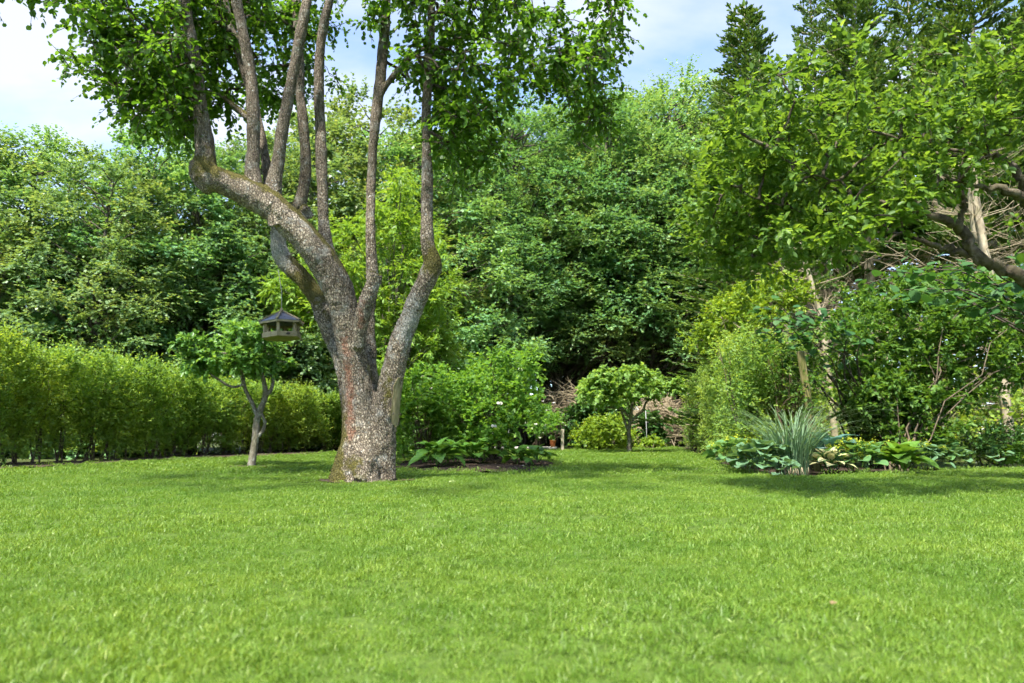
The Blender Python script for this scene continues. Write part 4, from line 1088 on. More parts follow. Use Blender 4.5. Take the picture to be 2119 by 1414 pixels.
bush('rose_bush', 'large bright green rose bush fanning out from bare stems in the island bed', ground(1030, 958) * np.array([1, 1, 0]), [
    ([(880, 850), (900, 800), (960, 770), (1000, 750), (1050, 735), (1085, 740), (1115, 790), (1130, 850), (1125, 885), (1085, 890), (1050, 880), (1010, 890), (960, 885), (900, 890)], 125, 10.6, 12.6),
    ([(890, 860), (1000, 800), (1105, 800), (1115, 870), (1040, 910), (930, 905)], 45, 10.2, 12.4),
    ([(960, 900), (1080, 890), (1075, 925), (1050, 930), (990, 925)], 10, 10.6, 12.0)], M['rose'], 8, 10, 0.062, 0.25, LEAF4R, 26, up=0.65, flowers=3)
bush('rose_bush', 'rose bush with dark bare stems just right of the pear trunk', ground(868, 953) * np.array([1, 1, 0]), [
    ([(815, 870), (820, 790), (870, 762), (930, 770), (960, 800), (940, 870), (900, 880), (840, 880)], 85, 11.4, 13.2),
    ([(812, 900), (850, 890), (850, 940), (815, 950)], 12, 11.6, 12.6)], M['rose'], 8, 10, 0.062, 0.25, LEAF4R, 18, up=0.65, flowers=4)
bush('rose_bush', 'loose rose bush arching between the two denser bushes, over the hostas', ground(962, 950) * np.array([1, 1, 0]), [
    ([(860, 890), (880, 830), (950, 760), (1000, 740), (1010, 800), (1000, 880), (940, 915), (890, 910)], 60, 12.4, 14.0)], M['rose'], 8, 9, 0.07, 0.24, LEAF4R, 10)
bush('white_flowering_shrub', 'leafy shrub with small white flowers behind the right side of the rose bush', at(1110, 936, 23.2) * np.array([1, 1, 0]), [
    ([(1080, 850), (1140, 845), (1165, 865), (1160, 890), (1100, 895)], 55, 20.0, 22.2)], M['rose'], 7, 8, 0.075, 0.26, LEAF2W, 6, flowers=22)

# leaf meshes for broad leaved plants
def broad_leaf(name, L_, W, arch, cup, mats, heart=0.12, cream=0.0, nx=4, ny=6, wave=0.0, stalk=0.35):
    V = []; var = []; edge = []; Q = []
    for j in range(ny + 1):
        t = j / ny
        w = W * 0.5 * (math.sin(math.pi * min(1, t * 0.93 + 0.07) ** (0.8 if W < L_ else 1.15)) ** (0.8 if W < L_ else 0.55) if t < 1 else 0.25 if W > L_ else 0.02)
        y = stalk * L_ + L_ * (t - heart * 0.0); a = arch * t
        yy = stalk * L_ * math.cos(0.5) + L_ * (math.sin(a) / max(arch, 1e-3)); zz = stalk * L_ * 0.9 + -L_ * (1 - math.cos(a)) / max(arch, 1e-3) + 0.15 * L_ * t
        for i in range(nx + 1):
            u = -1 + 2 * i / nx
            V.append((w * u, yy - heart * L_ * abs(u) * (1 - t) , zz + cup * w * abs(u) ** 1.5 + wave * W * math.sin(9 * t + 2 * u) * abs(u)))
            var.append(0.35 + 0.25 * math.sin(7 * abs(u) + t)); edge.append(abs(u))
    for j in range(ny):
        for i in range(nx):
            a = j * (nx + 1) + i; Q.append((a, a + 1, a + nx + 2, a + nx + 1))
    b = len(V); sw = 0.012 * L_ / 0.2 * 0.6
    V += [(-sw, 0, 0), (sw, 0, 0), (sw, stalk * L_ * math.cos(.5) + 0.02, stalk * L_ * 0.9), (-sw, stalk * L_ * math.cos(.5) + 0.02, stalk * L_ * 0.9)]; var += [0.5] * 4; edge += [0.9] * 4
    Q.append((b, b + 1, b + 2, b + 3))
    me = mesh_quads(name, V, Q, var, True, {'edge': edge}); me.materials.append(mats)
    return me
def rosette(name, label, loc, meshes, n, tilt0, tilt1, smin, smax, cat_, spread=0.05, group=None, azim=None, dome=0.0):
    t = thing(name, label, cat_, tuple(loc), group=group)
    for i in range(n):
        f = (i + 0.5) / n
        o = obj('leaf', meshes[i % len(meshes)], None, t)
        a = i * 2.399 + rng.normal(0, .25) if azim is None else azim[0] + (azim[1] - azim[0]) * rng.random()
        q = spread * math.sqrt(f)
        o.location = (q * math.cos(a), q * math.sin(a), dome * (1 - f ** 2) + 0.01 * rng.random())
        o.rotation_euler = (tilt0 + (tilt1 - tilt0) * f + rng.normal(0, .1), rng.normal(0, .18), a - math.pi / 2)
        s = (smax - (smax - smin) * (1 - f) * 0.7) * (0.82 + 0.3 * rng.random()); o.scale = (s, s, s)
    return t
def varieg():
    m, N, L, out = mat_new('variegated_leaf')
    a = N.new('ShaderNodeAttribute'); a.attribute_name = 'edge'
    tc = N.new('ShaderNodeTexCoord'); nz = noise_n(N, L, tc.outputs['Object'], 22.0, 3)
    s = math_n(N, L, 'ADD', a.outputs['Fac'], math_n(N, L, 'MULTIPLY_ADD', nz.outputs[0], 0.6, -0.3))
    r = ramp(N, [(0.60, (0.62, 0.58, 0.30)), (0.72, (0.05, 0.14, 0.04))]); L.new(s, r.inputs[0])
    p = N.new('ShaderNodeBsdfPrincipled'); L.new(r.outputs[0], p.inputs['Base Color']); p.inputs['Roughness'].default_value = 0.4
    t = N.new('ShaderNodeBsdfTranslucent'); L.new(r.outputs[0], t.inputs['Color'])
    mx = N.new('ShaderNodeMixShader'); mx.inputs[0].default_value = 0.25
    L.new(p.outputs[0], mx.inputs[1]); L.new(t.outputs[0], mx.inputs[2]); L.new(mx.outputs[0], out.inputs[0])
    return m
M['varieg'] = varieg()
HB = [broad_leaf('leaf', 0.20, 0.13, a, 0.25, M['hosta_bed']) for a in (0.9, 1.2, 1.5)]
HG = [broad_leaf('leaf', 0.24, 0.15, a, 0.2, M['hosta']) for a in (0.7, 1.0, 1.3)]
HV = [broad_leaf('leaf', 0.22, 0.14, a, 0.22, M['varieg'], nx=6) for a in (0.6, 0.9, 1.2)]
HBL = [broad_leaf('leaf', 0.30, 0.28, a, 0.35, M['hosta_blue'], heart=0.25, stalk=0.9, wave=0.03) for a in (0.7, 1.0)]
HM = [broad_leaf('leaf', 0.10, 0.13, a, 0.35, M['mantle'], heart=0.2, stalk=0.9) for a in (0.5, 0.9)]
HH = [broad_leaf('leaf', 0.105, 0.15, a, 0.22, M['heuchera'], heart=0.3, stalk=0.7, wave=0.06) for a in (0.5, 0.9)]

gi_ = 'hostas in the island bed'
for (px, py, n, s, lab) in ((872, 961, 9, 0.7, 'small hosta at the left end of the island bed beside the pear trunk'), (905, 967, 20, 1.05, 'lush hosta at the front left of the island bed'),
                            (938, 963, 16, 1.0, 'hosta in the middle of the hosta row in the island bed'), (985, 963, 14, 1.0, 'hosta directly left of the big rose bush stems'), (1075, 962, 12, 0.8, 'leafy plant at the right foot of the rose bush stems'),
                            (1108, 963, 12, 0.85, 'leafy plant at the right tip of the island bed')):
    g = ground(px, py + 3.5); s *= 1.3
    rosette('hosta', lab, (g[0], g[1], isl_z(g[0], g[1])), HB, int(n * 1.4), 0.95, 0.1, 0.8 * s, 1.2 * s, 'hosta', 0.10, gi_, dome=0.08 * s)
# leaf litter on the island bed
P = np.array([[*gxy(*p), 0] for p in sample_poly([(980, 966), (1060, 964), (1150, 960), (1140, 969), (1080, 974), (960, 975), (880, 972)], 90)])
for q in P: q[2] = isl_z(q[0], q[1]) + 0.016
obj('leaf_litter', leaves_mesh('leaf_litter', P, rdir(90) * np.array([1, 1, .1]), np.tile([0, 0, 1.0], (90, 1)) + 0.3 * rdir(90), 0.02 + 0.03 * rng.random(90), LEAF2W, rng.random(90)), leaf_mat('dry_leaf', (0.12, 0.08, 0.05), (0.28, 0.22, 0.15), (0.5, 0.46, 0.36), trans=0.1), kind='stuff', label='pale dry leaf scraps on the dark mulch of the island bed', cat='leaf litter')
# ------------------------------------------------------------------ far end of the lawn
def twig_heap(name, label, regions, n, mat, lmin, lmax, cat_='brush pile'):
    t = thing(name, label, cat_)
    tb = Tubes()
    for rg in regions:
        P = region_points(*rg)
        for p in P:
            d = rdir(1)[0]; d[2] *= 0.45; d = unit(d); l = lmin + (lmax - lmin) * rng.random()
            m_ = p + d * l * 0.5 + rdir(1)[0] * l * 0.08; e = p + d * l
            tb.add([p, m_, e], [0.013, 0.009, 0.003], 3, cap=False)
    obj('twigs', tb.mesh('twigs'), mat, t, kind='stuff')
twig_heap('brush_pile', 'long heap of brown cut twigs behind the far fruit tree', [
    ([(1120, 860), (1135, 820), (1165, 802), (1200, 805), (1230, 840), (1240, 900), (1130, 900)], 900, 27.5, 29.5),
    ([(1325, 850), (1350, 826), (1385, 822), (1398, 860), (1395, 910), (1320, 915)], 1100, 27.0, 28.6),
    ([(1210, 850), (1330, 850), (1330, 915), (1210, 915)], 350, 28, 29)], 0, M['dead_twig'], 0.3, 0.9)
bush('ivy_bank', 'bank of dark glossy ivy covering the brush pile left of the far fruit tree', at(1190, 920, 26) * np.array([1, 1, 0]), [
    ([(1165, 855), (1185, 838), (1240, 832), (1300, 840), (1300, 915), (1180, 925), (1165, 895)], 150, 25.6, 26.8)], M['ivy'], 9, 7, 0.15, 0.36, LEAF2W, 5, cat_='ivy')
bush('ivy_patch', 'patch of ivy climbing the brush pile right of the far fruit tree', at(1345, 920, 25.5) * np.array([1, 1, 0]), [
    ([(1318, 870), (1345, 860), (1372, 880), (1380, 918), (1330, 925)], 40, 25.2, 26.2)], M['ivy'], 8, 7, 0.15, 0.30, LEAF2W, 4, cat_='ivy')
bush('golden_shrub', 'rounded golden-green shrub at the end of the lawn behind the far fruit tree', at(1245, 928, 22) * np.array([1, 1, 0]), [
    ([(1188, 925), (1195, 895), (1225, 872), (1265, 862), (1298, 880), (1308, 910), (1298, 930), (1210, 932)], 120, 20.8, 22.6)], M['golden'], 8, 8, 0.085, 0.25, LEAF2W, 8, cat_='shrub')
bush('ground_cover', 'low pale green plants at the corner right of the far fruit tree', at(1345, 925, 23) * np.array([1, 1, 0]), [
    ([(1312, 928), (1330, 910), (1360, 912), (1372, 922), (1330, 930)], 26, 23.4, 24.6)], M['golden'], 7, 6, 0.10, 0.22, LEAF2W, 3, cat_='plants')
g = at(1146, 922, 24.0); 
def pot():
    c = at(1144, 928, 22.6); z0 = c[2]
    t = thing('terracotta_pot', 'small orange terracotta pot on the paving slab by the rose bush', 'pot', (c[0], c[1], 0.085))
    prof = [(0.0, 0.0), (0.062, 0.0), (0.070, 0.03), (0.088, 0.165), (0.100, 0.168), (0.102, 0.205), (0.090, 0.207), (0.083, 0.17), (0.0, 0.165)]
    V = []; Fc = []; n = 20
    for r_, z_ in prof:
        for k in range(n): V.append((max(r_, 0.001) * math.cos(2 * math.pi * k / n), max(r_, 0.001) * math.sin(2 * math.pi * k / n), z_))
    for j in range(len(prof) - 1):
        for k in range(n): Fc.append((j * n + k, j * n + (k + 1) % n, (j + 1) * n + (k + 1) % n, (j + 1) * n + k))
    obj('pot_body', mesh_py('pot_body', V, Fc, False), M['terracotta'], t)
    P = np.zeros((22, 3)); P[:, 2] = 0.17; T = rdir(22); T[:, 2] = np.abs(T[:, 2]) + 0.7
    obj('pot_plant', leaves_mesh('pot_plant', P, T, rdir(22), 0.12 + 0.1 * rng.random(22), LEAF4, rng.random(22)), M['rose'], t, kind='stuff')
pot()
x0, x1 = at(1020, 930, 22.5)[0], at(1152, 930, 22.5)[0]
slabt = thing('stone_step', 'pale stone paving step behind the island bed', 'step', ((x0 + x1) / 2, 22.7, 0.0))
for k in range(4):
    bx = Boxes(); w = (x1 - x0) / 4; bx.box((-(x1 - x0) / 2 + w * (k + .5), rng.normal(0, .02), 0.035), (w - 0.015, 0.75, 0.09), (0, 0, rng.normal(0, .01)), 0.008)
    obj('slab', bx.mesh('slab'), M['slab'], slabt)
bx = Boxes(); bx.box((0, 0, 0.30), (0.075, 0.075, 0.72), (0, 0.02, 0.3), 0.008)
stk_ = obj('wooden_stake', bx.mesh('wooden_stake'), M['stake'], label='short pale wooden stake at the lawn edge beside the terracotta pot', cat='stake'); gg = ground(1164, 933); stk_.location = (gg[0], gg[1], -0.05)
tb = Tubes(); a = at(1336, 850, 24.6); b = at(1338, 893, 24.6); tb.add([np.array([b[0], b[1], -0.05]), b, a], 0.013, 6)
obj('metal_rod', tb.mesh('metal_rod'), M['wire'], label='thin grey metal rod standing before the brush pile', cat='rod')

# ------------------------------------------------------------------ spruces with dead lower branches
def spruce_proto(seed, H, Rr, low, whorl=0.42, sparse=1.0):
    r = np.random.default_rng(seed)
    st = []; d = []; ln = []
    tb = Tubes(); tb.add(np.column_stack([np.zeros(8), np.zeros(8), np.linspace(-0.1, H, 8)]), np.linspace(0.17, 0.012, 8), 8)
    dead = Tubes(); z = 0.8
    while z < H - 0.15:
        f = 1 - z / H
        nb = 7 if z > low else 8
        for k in range(nb):
            a = 2 * math.pi * k / nb + r.normal(0, .25) + z
            Lb = Rr * (f ** 0.75) * (0.75 + 0.45 * r.random()) + 0.15
            rise = 0.55 if f < 0.25 else 0.30 if f < 0.5 else 0.12
            dv = unit(np.array([math.cos(a), math.sin(a), rise + r.normal(0, .08)]))
            b0 = np.array([0, 0, z + r.normal(0, .07)])
            if z < low:
                # dead branch, bare and sweeping
                e = b0 + dv * Lb * 0.95; m_ = b0 + dv * Lb * 0.5 + np.array([0, 0, -0.12 * Lb])
                dead.add([b0, m_, e], [0.016, 0.011, 0.003], 4, cap=False)
                for q in range(15):
                    t_ = 0.2 + 0.75 * r.random(); p = b0 + dv * Lb * t_ + np.array([0, 0, -0.4 * Lb * t_ * (1 - t_)])
                    sd = unit(dv * 0.8 + rdir(1, r)[0] * 0.7 + np.array([0, 0, 0.1])); l2 = Lb * (0.25 + 0.3 * r.random())
                    dead.add([p, p + sd * l2 * .5 + np.array([0, 0, .02]), p + sd * l2], [0.006, 0.004, 0.002], 3, cap=False)
                continue
            tb.add([b0, b0 + dv * Lb * 0.5 - np.array([0, 0, .06 * Lb]), b0 + dv * Lb], [0.02, 0.012, 0.004], 4, cap=False)
            ns = int((6 + 11 * Lb) * sparse)
            for q in range(ns):
                t_ = 0.12 + 0.88 * (q + r.random()) / ns
                p = b0 + dv * Lb * t_ - np.array([0, 0, 0.24 * Lb * t_ * (1 - t_)])
                s_ = -1 if q % 2 else 1
                side = unit(np.cross(dv, [0, 0, 1])) * s_
                dd = unit(dv * 0.75 + side * (0.8 if t_ < 0.97 else 0.05) + np.array([0, 0, 0.15 + 0.2 * r.random()]))
                l2 = (0.14 + 0.34 * Lb * (1 - t_)) * (0.8 + 0.5 * r.random())
                nsub = max(1, int(l2 / 0.10))
                for u in range(nsub):
                    pp = p + dd * l2 * u / nsub
                    st.append(pp); d.append(dd); ln.append(0.17)
                    if u: 
                        for ss in (-1, 1):
                            d2 = unit(dd * 0.8 + np.cross(dd, [0, 0, 1]) * ss * 0.7 + np.array([0, 0, 0.1])); st.append(pp); d.append(d2); ln.append(0.13)
        z += whorl * (0.75 + 0.5 * r.random()) * (0.55 + 0.6 * f)
    for k in range(5):
        st.append(np.array([0, 0, H - 0.3])); d.append(unit(np.array([math.cos(k * 1.26) * .6, math.sin(k * 1.26) * .6, 0.8]))); ln.append(0.25)
    st.append(np.array([0, 0, H - 0.1])); d.append(np.array([0, 0, 1.0])); ln.append(0.35)
    st = np.array(st); d = np.array(d); ln = np.array(ln); n = len(st)
    # each shoot: two crossed narrow plates of needles
    NEED = np.array([[-0.08, 0, 0], [-0.20, 0.5, 0.0], [0.0, 1.0, 0], [0.20, 0.5, 0.0]])
    n1 = rdir(n, r); P = np.concatenate([st, st]); T = np.concatenate([d, d]); n1 = unit(n1 - d * np.sum(n1 * d, 1, keepdims=True)); Nn = np.concatenate([n1, np.cross(d, n1)])
    var = np.clip(0.35 + 0.25 * r.standard_normal(n), 0, 0.95)
    cm = leaves_mesh('crown', P, T, Nn, np.concatenate([ln, ln]), (NEED, [[0, 1, 2, 3]]), np.concatenate([var, var])); cm.materials.append(M['spruce'])
    tm = tb.mesh('trunk'); tm.materials.append(M['bark_spruce'])
    dm = None
    if dead.V: dm = dead.mesh('dead_branches'); dm.materials.append(M['dead_twig'])
    print('spruce shoots', n)
    return tm, cm, dm
sp = [spruce_proto(31, 12.5, 3.1, 4.4, 0.60, 0.75), spruce_proto(32, 12.5, 2.9, 4.8, 0.66, 0.62), spruce_proto(33, 12.5, 2.7, 0.8, 0.60, 0.75)]
def spruce(px, D, top, k, rz, label, lean=0.0, wid=1.0):
    x, y, h = tree_at(px, D, top)
    t = thing('spruce_tree', label, 'tree', (x, y, -0.05), rz, 'spruces on the right'); s = h / 12.5; t.scale = (s * wid, s * wid, s)
    t.rotation_euler = (0, lean, rz)
    obj('trunk', sp[k][0], None, t); obj('crown', sp[k][1], None, t, kind='stuff')
    if sp[k][2]: obj('dead_branches', sp[k][2], None, t, kind='stuff')
spruce(1578, 19.0, 10, 2, 0.4, 'leftmost spruce, whole pointed top against the blue sky', wid=1.2)
spruce(1728, 20.5, -25, 1, 2.1, 'thin-topped spruce, second from the left, with a bare spire', wid=0.8)
spruce(1820, 18.0, -90, 0, 3.3, 'dense bright green spruce, third from the left')
spruce(1945, 19.0, -80, 1, 5.0, 'spruce fourth from the left, fine twigs against white cloud')
spruce(2085, 16.5, -160, 0, 1.2, 'dark spruce at the upper right corner', wid=1.1)
spruce(1655, 15.5, 120, 1, 0.2, 'shorter spruce with pale bare trunk behind the hazel leaves', lean=-0.06, wid=0.75)
spruce(2250, 15.5, -120, 1, 2.6, 'spruce at the right picture edge with a fan of dead branches', wid=1.15)
spruce(1800, 23.5, 60, 2, 4.4, 'shaded spruce filling the gap behind the third spruce', wid=1.1)
spruce(2010, 24.0, 40, 2, 0.9, 'shaded spruce behind the twin pale poles', wid=1.1)
spruce(2200, 22.0, 20, 2, 2.9, 'shaded spruce behind the right picture edge', wid=1.1)
# pale bare poles among the dead branches
for k, (pts, lab) in enumerate([([(2052, 600, 13.0, 17), (2038, 520, 13.0, 16), (2022, 430, 13.0, 15), (2012, 340, 13.0, 14)], 'pale straight right-hand pole of the twin bare trunks at right'),
                                ([(2044, 560, 13.1, 15), (2018, 480, 13.1, 14), (2010, 420, 13.1, 13), (2004, 330, 13.1, 12)], 'pale left-hand pole of the twin bare trunks at right'),
                                ([(1706, 700, 14.0, 12), (1688, 620, 14.0, 11), (1668, 550, 14.0, 10), (1652, 480, 14.0, 9), (1640, 400, 14.0, 8)], 'pale leaning bare trunk above the fence post')]):
    P, r_ = px_line(pts); P = np.vstack([[P[0][0] + 0.12, P[0][1], -0.05], P]); r_ = np.concatenate([[r_[0] * 1.15], r_]); P, r_ = catmull(P, r_, 5)
    t = thing('dead_tree', lab, 'tree'); tb = Tubes(); tb.add(P, r_, 9, jitter=0.05); obj('trunk', tb.mesh('trunk'), M['bark_spruce'], t)
    tb = Tubes()
    for q in range(34):
        p = P[rng.integers(len(P) // 4, len(P))]; a = rng.random() * 6.28; dv = np.array([math.cos(a), math.sin(a), 0.25 + 0.3 * rng.random()]); l = 0.5 + 0.9 * rng.random()
        tb.add([p, p + dv * l * .5 - np.array([0, 0, .1 * l]), p + dv * l], [0.008, 0.006, 0.002], 4, cap=False)
        for _ in range(3):
            p2 = p + dv * l * rng.random(); d2 = unit(dv + 0.8 * rdir(1)[0]); tb.add([p2, p2 + d2 * l * .4], [0.004, 0.002], 3, cap=False)
    obj('dead_branches', tb.mesh('dead_branches'), M['dead_twig'], t, kind='stuff')

# ------------------------------------------------------------------ wire fence with posts
def fence():
    t = thing('wire_fence', 'mossy post and wire fence half hidden in the right shrubs', 'fence')
    D = 9.2; p0 = at(1690, 900, D); tops = []
    x = p0[0]
    for k, (xx, yy, lean) in enumerate(((x, D, -0.10), (x + 2.0, D + 2.9, 0.03), (x + 4.2, D + 5.6, 0.02))):
        tb = Tubes(); H = at(1668, 727, D)[2] if k == 0 else 1.5
        tb.add([(xx, yy, -0.05), (xx + lean * H * .5, yy, H * .5), (xx + lean * H, yy, H - 0.01), (xx + lean * H, yy, H)], [0.05, 0.048, 0.046, 0.036], 10, jitter=0.03)
        obj('post', tb.mesh('post', False), M['post'], t); tops.append((xx, yy, lean, H))
    for z in (0.3, 0.55, 0.8, 1.05, 1.28, 1.5):
        tb = Tubes()
        for (a, b) in ((tops[0], tops[1]), (tops[1], tops[2])):
            za, zb = min(z, a[3]), min(z, b[3] - 0.02); q = np.linspace(0, 1, 7)
            pts = np.column_stack([a[0] + a[2] * za + q * (b[0] + b[2] * zb - a[0] - a[2] * za), a[1] - 0.065 + q * (b[1] - a[1]), za + q * (zb - za) - 0.03 * np.sin(q * math.pi)])
            tb.add(pts, 0.0016, 4)
        obj('wire', tb.mesh('wire'), M['wire'], t)
fence()

# ------------------------------------------------------------------ shrubs on the right
bush('lime_green_shrub', 'sunlit yellow-green small tree rising over the privet bank', at(1560, 900, 13.5) * np.array([1, 1, 0]), [
    ([(1430, 700), (1450, 650), (1500, 610), (1560, 580), (1640, 590), (1650, 640), (1560, 680), (1480, 740)], 110, 12.6, 14.6)], M['golden'], 9, 9, 0.075, 0.27, LEAF2W, 9, cat_='shrub')
bush('dogwood_shrub', 'big dark green leafy shrub filling the right side above the hostas', at(1860, 940, 9.6) * np.array([1, 1, 0]), [
    ([(1715, 700), (1740, 650), (1820, 620), (1920, 600), (2030, 620), (2140, 640), (2160, 760), (2080, 810), (1990, 830), (1900, 850), (1790, 830), (1740, 790)], 380, 9.7, 11.4),
    ([(1750, 800), (1850, 780), (1960, 830), (1960, 900), (1880, 930), (1800, 920), (1760, 880)], 140, 9.6, 10.6),
    ([(1720, 650), (1780, 590), (1900, 570), (2040, 570), (2150, 590), (2150, 660), (1900, 640)], 110, 10.2, 11.6)], M['dogwood'], 9, 8, 0.078, 0.20, LEAF4, 22, flowers=0, cat_='shrub', parts=300)
bush('dark_shrub', 'low dark shrub at the right edge beyond the hostas', at(2070, 950, 10.5) * np.array([1, 1, 0]), [
    ([(1960, 900), (2000, 880), (2080, 890), (2160, 880), (2160, 950), (1970, 950)], 60, 9.8, 10.8)], M['ivy'], 8, 7, 0.06, 0.2, LEAF4, 8, cat_='shrub')
bush('twiggy_shrub', 'thin brown-stemmed shrub between the privet bank and the fence post', at(1640, 945, 9.9) * np.array([1, 1, 0]), [
    ([(1560, 740), (1640, 700), (1690, 740), (1700, 860), (1640, 880), (1570, 860)], 70, 9.6, 10.6), ([(1655, 790), (1680, 780), (1690, 860), (1660, 870)], 5, 8.9, 9.1)], M['dogwood'], 6, 7, 0.05, 0.2, LEAF2W, 26, cat_='shrub', stem_r=0.010, cane=M['brown_twig'])
# hazel: large round leaves on long arching shoots
def hazel():
    t = thing('hazel_bush', 'hazel with big round dark leaves arching in front of the dead branches', 'bush')
    base = at(1800, 900, 10.6); base[2] = -0.03
    tb = Tubes(); pts = []
    ends = [(1560, 640, 9.4), (1600, 620, 9.2), (1640, 650, 9.0), (1690, 640, 9.2), (1720, 670, 9.4), (1560, 690, 9.6), (1660, 690, 9.5), (1620, 730, 9.6), (1590, 660, 9.0), (1740, 640, 9.0)]
    ends2 = [(1780, 590, 7.6), (1830, 560, 7.2), (1870, 600, 7.0), (1900, 560, 6.8), (1960, 580, 6.9), (2010, 560, 6.7), (2060, 590, 6.6), (2110, 580, 6.5), (2050, 640, 6.9), (1980, 640, 7.0), (1840, 620, 7.3), (2100, 640, 6.7), (1930, 610, 6.8), (2120, 540, 6.4)]
    base2 = np.array([6.6, 7.9, -0.03])
    for b_, es in ((base, ends), (base2, ends2)):
        for e in es:
            E = at(*e); p = branch_to(tb, b_ + rng.normal(0, .08, 3) * np.array([1, 1, 0]), E, 0.016, 0.004, 8, 0.22 if b_ is base2 else 0.16, 0.03, 6); pts.append(p)
    P = []; T = []
    for p in pts:
        for q in range(21):
            f = 4.6 + 3.4 * rng.random(); i = min(7, int(f)); c = p[i] + (p[i + 1] - p[i]) * (f - i)
            P.append(c + rng.normal(0, .06, 3)); dd = unit(p[i + 1] - p[i]); T.append(unit(dd * .4 + rdir(1)[0] * np.array([1, 1, .3]) + np.array([0, 0, -0.35])))
    P = np.array(P); T = np.array(T); n = len(P); Nn = np.tile([0, -0.15, 1.0], (n, 1)) + 0.5 * rdir(n); S = 0.075 + 0.05 * rng.random(n); var = np.clip(0.4 + .25 * rng.standard_normal(n), 0, 1)
    lobe = np.array([[0, 0, 0], [-0.34, 0.06, 0.02], [-0.50, 0.42, 0.05], [-0.36, 0.80, 0.02], [0, 1.05, -0.1], [0.36, 0.80, 0.02], [0.50, 0.42, 0.05], [0.34, 0.06, 0.02], [0, 0.5, -0.03]], float)
    tm = (lobe, [[0, 1, 2, 8], [2, 3, 4, 8], [4, 5, 6, 8], [6, 7, 0, 8]])
    rest = leaf_parts(t, (P, T, Nn, S, var), tm, M['hazel'], 300)
    if len(rest[0]): adopt(obj('foliage', leaves_mesh('foliage', *rest[:4], tm, rest[4]), M['hazel'], t, kind='stuff'))
    PENDING.clear()
    obj('stems', tb.mesh('stems'), M['bark_twig'], t)
hazel()

# ------------------------------------------------------------------ apple tree reaching in from the right
def apple():
    t = thing('apple_tree', 'old apple tree leaning in from the right with gnarled dark branches', 'tree')
    lines = [
        [(2300, 760, 6.4, 70), (2210, 640, 6.3, 60), (2130, 585, 6.3, 44), (2075, 555, 6.3, 36), (2035, 540, 6.3, 34), (2005, 505, 6.3, 34), (1985, 470, 6.3, 30), (1940, 448, 6.2, 24), (1895, 437, 6.2, 20), (1850, 432, 6.1, 14), (1780, 425, 6.0, 9)],
        [(2030, 545, 6.3, 24), (1985, 520, 6.35, 22), (1940, 510, 6.4, 18), (1900, 500, 6.4, 12), (1880, 480, 6.4, 10), (1830, 500, 6.4, 6)],
        [(1985, 470, 6.3, 18), (1995, 430, 6.25, 16), (1990, 400, 6.2, 13), (1985, 360, 6.2, 11), (2000, 300, 6.1, 8)],
        [(1895, 438, 6.2, 14), (1885, 400, 6.1, 12), (1880, 350, 6.0, 9), (1860, 290, 5.9, 6)],
        [(1898, 438, 6.2, 13), (1925, 400, 6.1, 11), (1945, 360, 6.1, 8), (1960, 300, 6.0, 6)],
        [(2260, 700, 6.4, 50), (2190, 500, 6.2, 40), (2130, 420, 6.1, 34), (2100, 400, 6.0, 28), (2050, 388, 6.0, 18), (2000, 378, 5.9, 12), (1930, 355, 5.8, 8)],
        [(2130, 430, 6.1, 30), (2118, 380, 6.1, 30), (2095, 345, 6.1, 28), (2055, 325, 6.1, 22), (2020, 310, 6.0, 12)],
        [(1850, 432, 6.1, 12), (1780, 405, 5.9, 9), (1700, 365, 5.8, 7), (1640, 330, 5.7, 5), (1580, 300, 5.6, 4)],
        [(1780, 425, 6.0, 8), (1700, 440, 6.1, 6), (1620, 430, 6.1, 5), (1540, 400, 6.0, 4)],
        [(1780, 425, 6.0, 7), (1720, 480, 6.2, 5), (1640, 510, 6.3, 4), (1560, 530, 6.4, 3)],
    ]
    tb = Tubes(); allp = []
    for i, l in enumerate(lines):
        P, r_ = px_line([(a_, b_, d_ * 0.8, w_ * 0.68) for a_, b_, d_, w_ in l])
        if i == 0: P = np.vstack([[4.5, 5.3, -0.05], P]); r_ = np.concatenate([[0.16], r_])
        P, r_ = catmull(P, r_, 5); P[2:-1] += rng.normal(0, .012, (len(P) - 3, 3)); tb.add(P, r_, 9, jitter=0.07); allp.append(P)
    ap = np.vstack(allp)
    C = np.vstack([region_points([(1425, 395), (1450, 300), (1500, 250), (1620, 180), (1700, 230), (1780, 210), (1870, 220), (1930, 150), (2010, 150), (2060, 90), (2160, 60), (2160, 300), (2040, 380), (1960, 400), (1880, 440), (1790, 520), (1650, 565), (1560, 560), (1480, 480)], 320, 4.2, 6.0),
                   region_points([(1440, 400), (1500, 260), (1640, 220), (1700, 400), (1640, 540), (1540, 540)], 70, 4.5, 5.8)])
    off = np.array([(4.7, 4.3, 2.6)]) + rng.uniform(-1, 1, (150, 3)) * np.array([1.5, 2.0, 0.9])
    opx, opy, oz = project(off); off = off[(opx > 2100) | (oz < .5)]
    C = np.vstack([C, off])
    attach(tb, ap, C, 0.013, 4, 0.06, 0.10, 4)
    st, d, ln = clump_shoots(C, 0.17, 8, up=0.3)
    data = shoot_leaves(st, d, ln, 7, 0.062, droop=0.15, hang=0.2, upn=0.7)
    data = leaf_parts(t, data, LEAF4, M['apple'], 300)
    adopt(obj('crown', leaves_mesh('crown', *data[:4], LEAF4, data[4]), M['apple'], t, kind='stuff'))
    obj('trunk', tb.mesh('trunk'), M['bark_apple'], t)
apple()

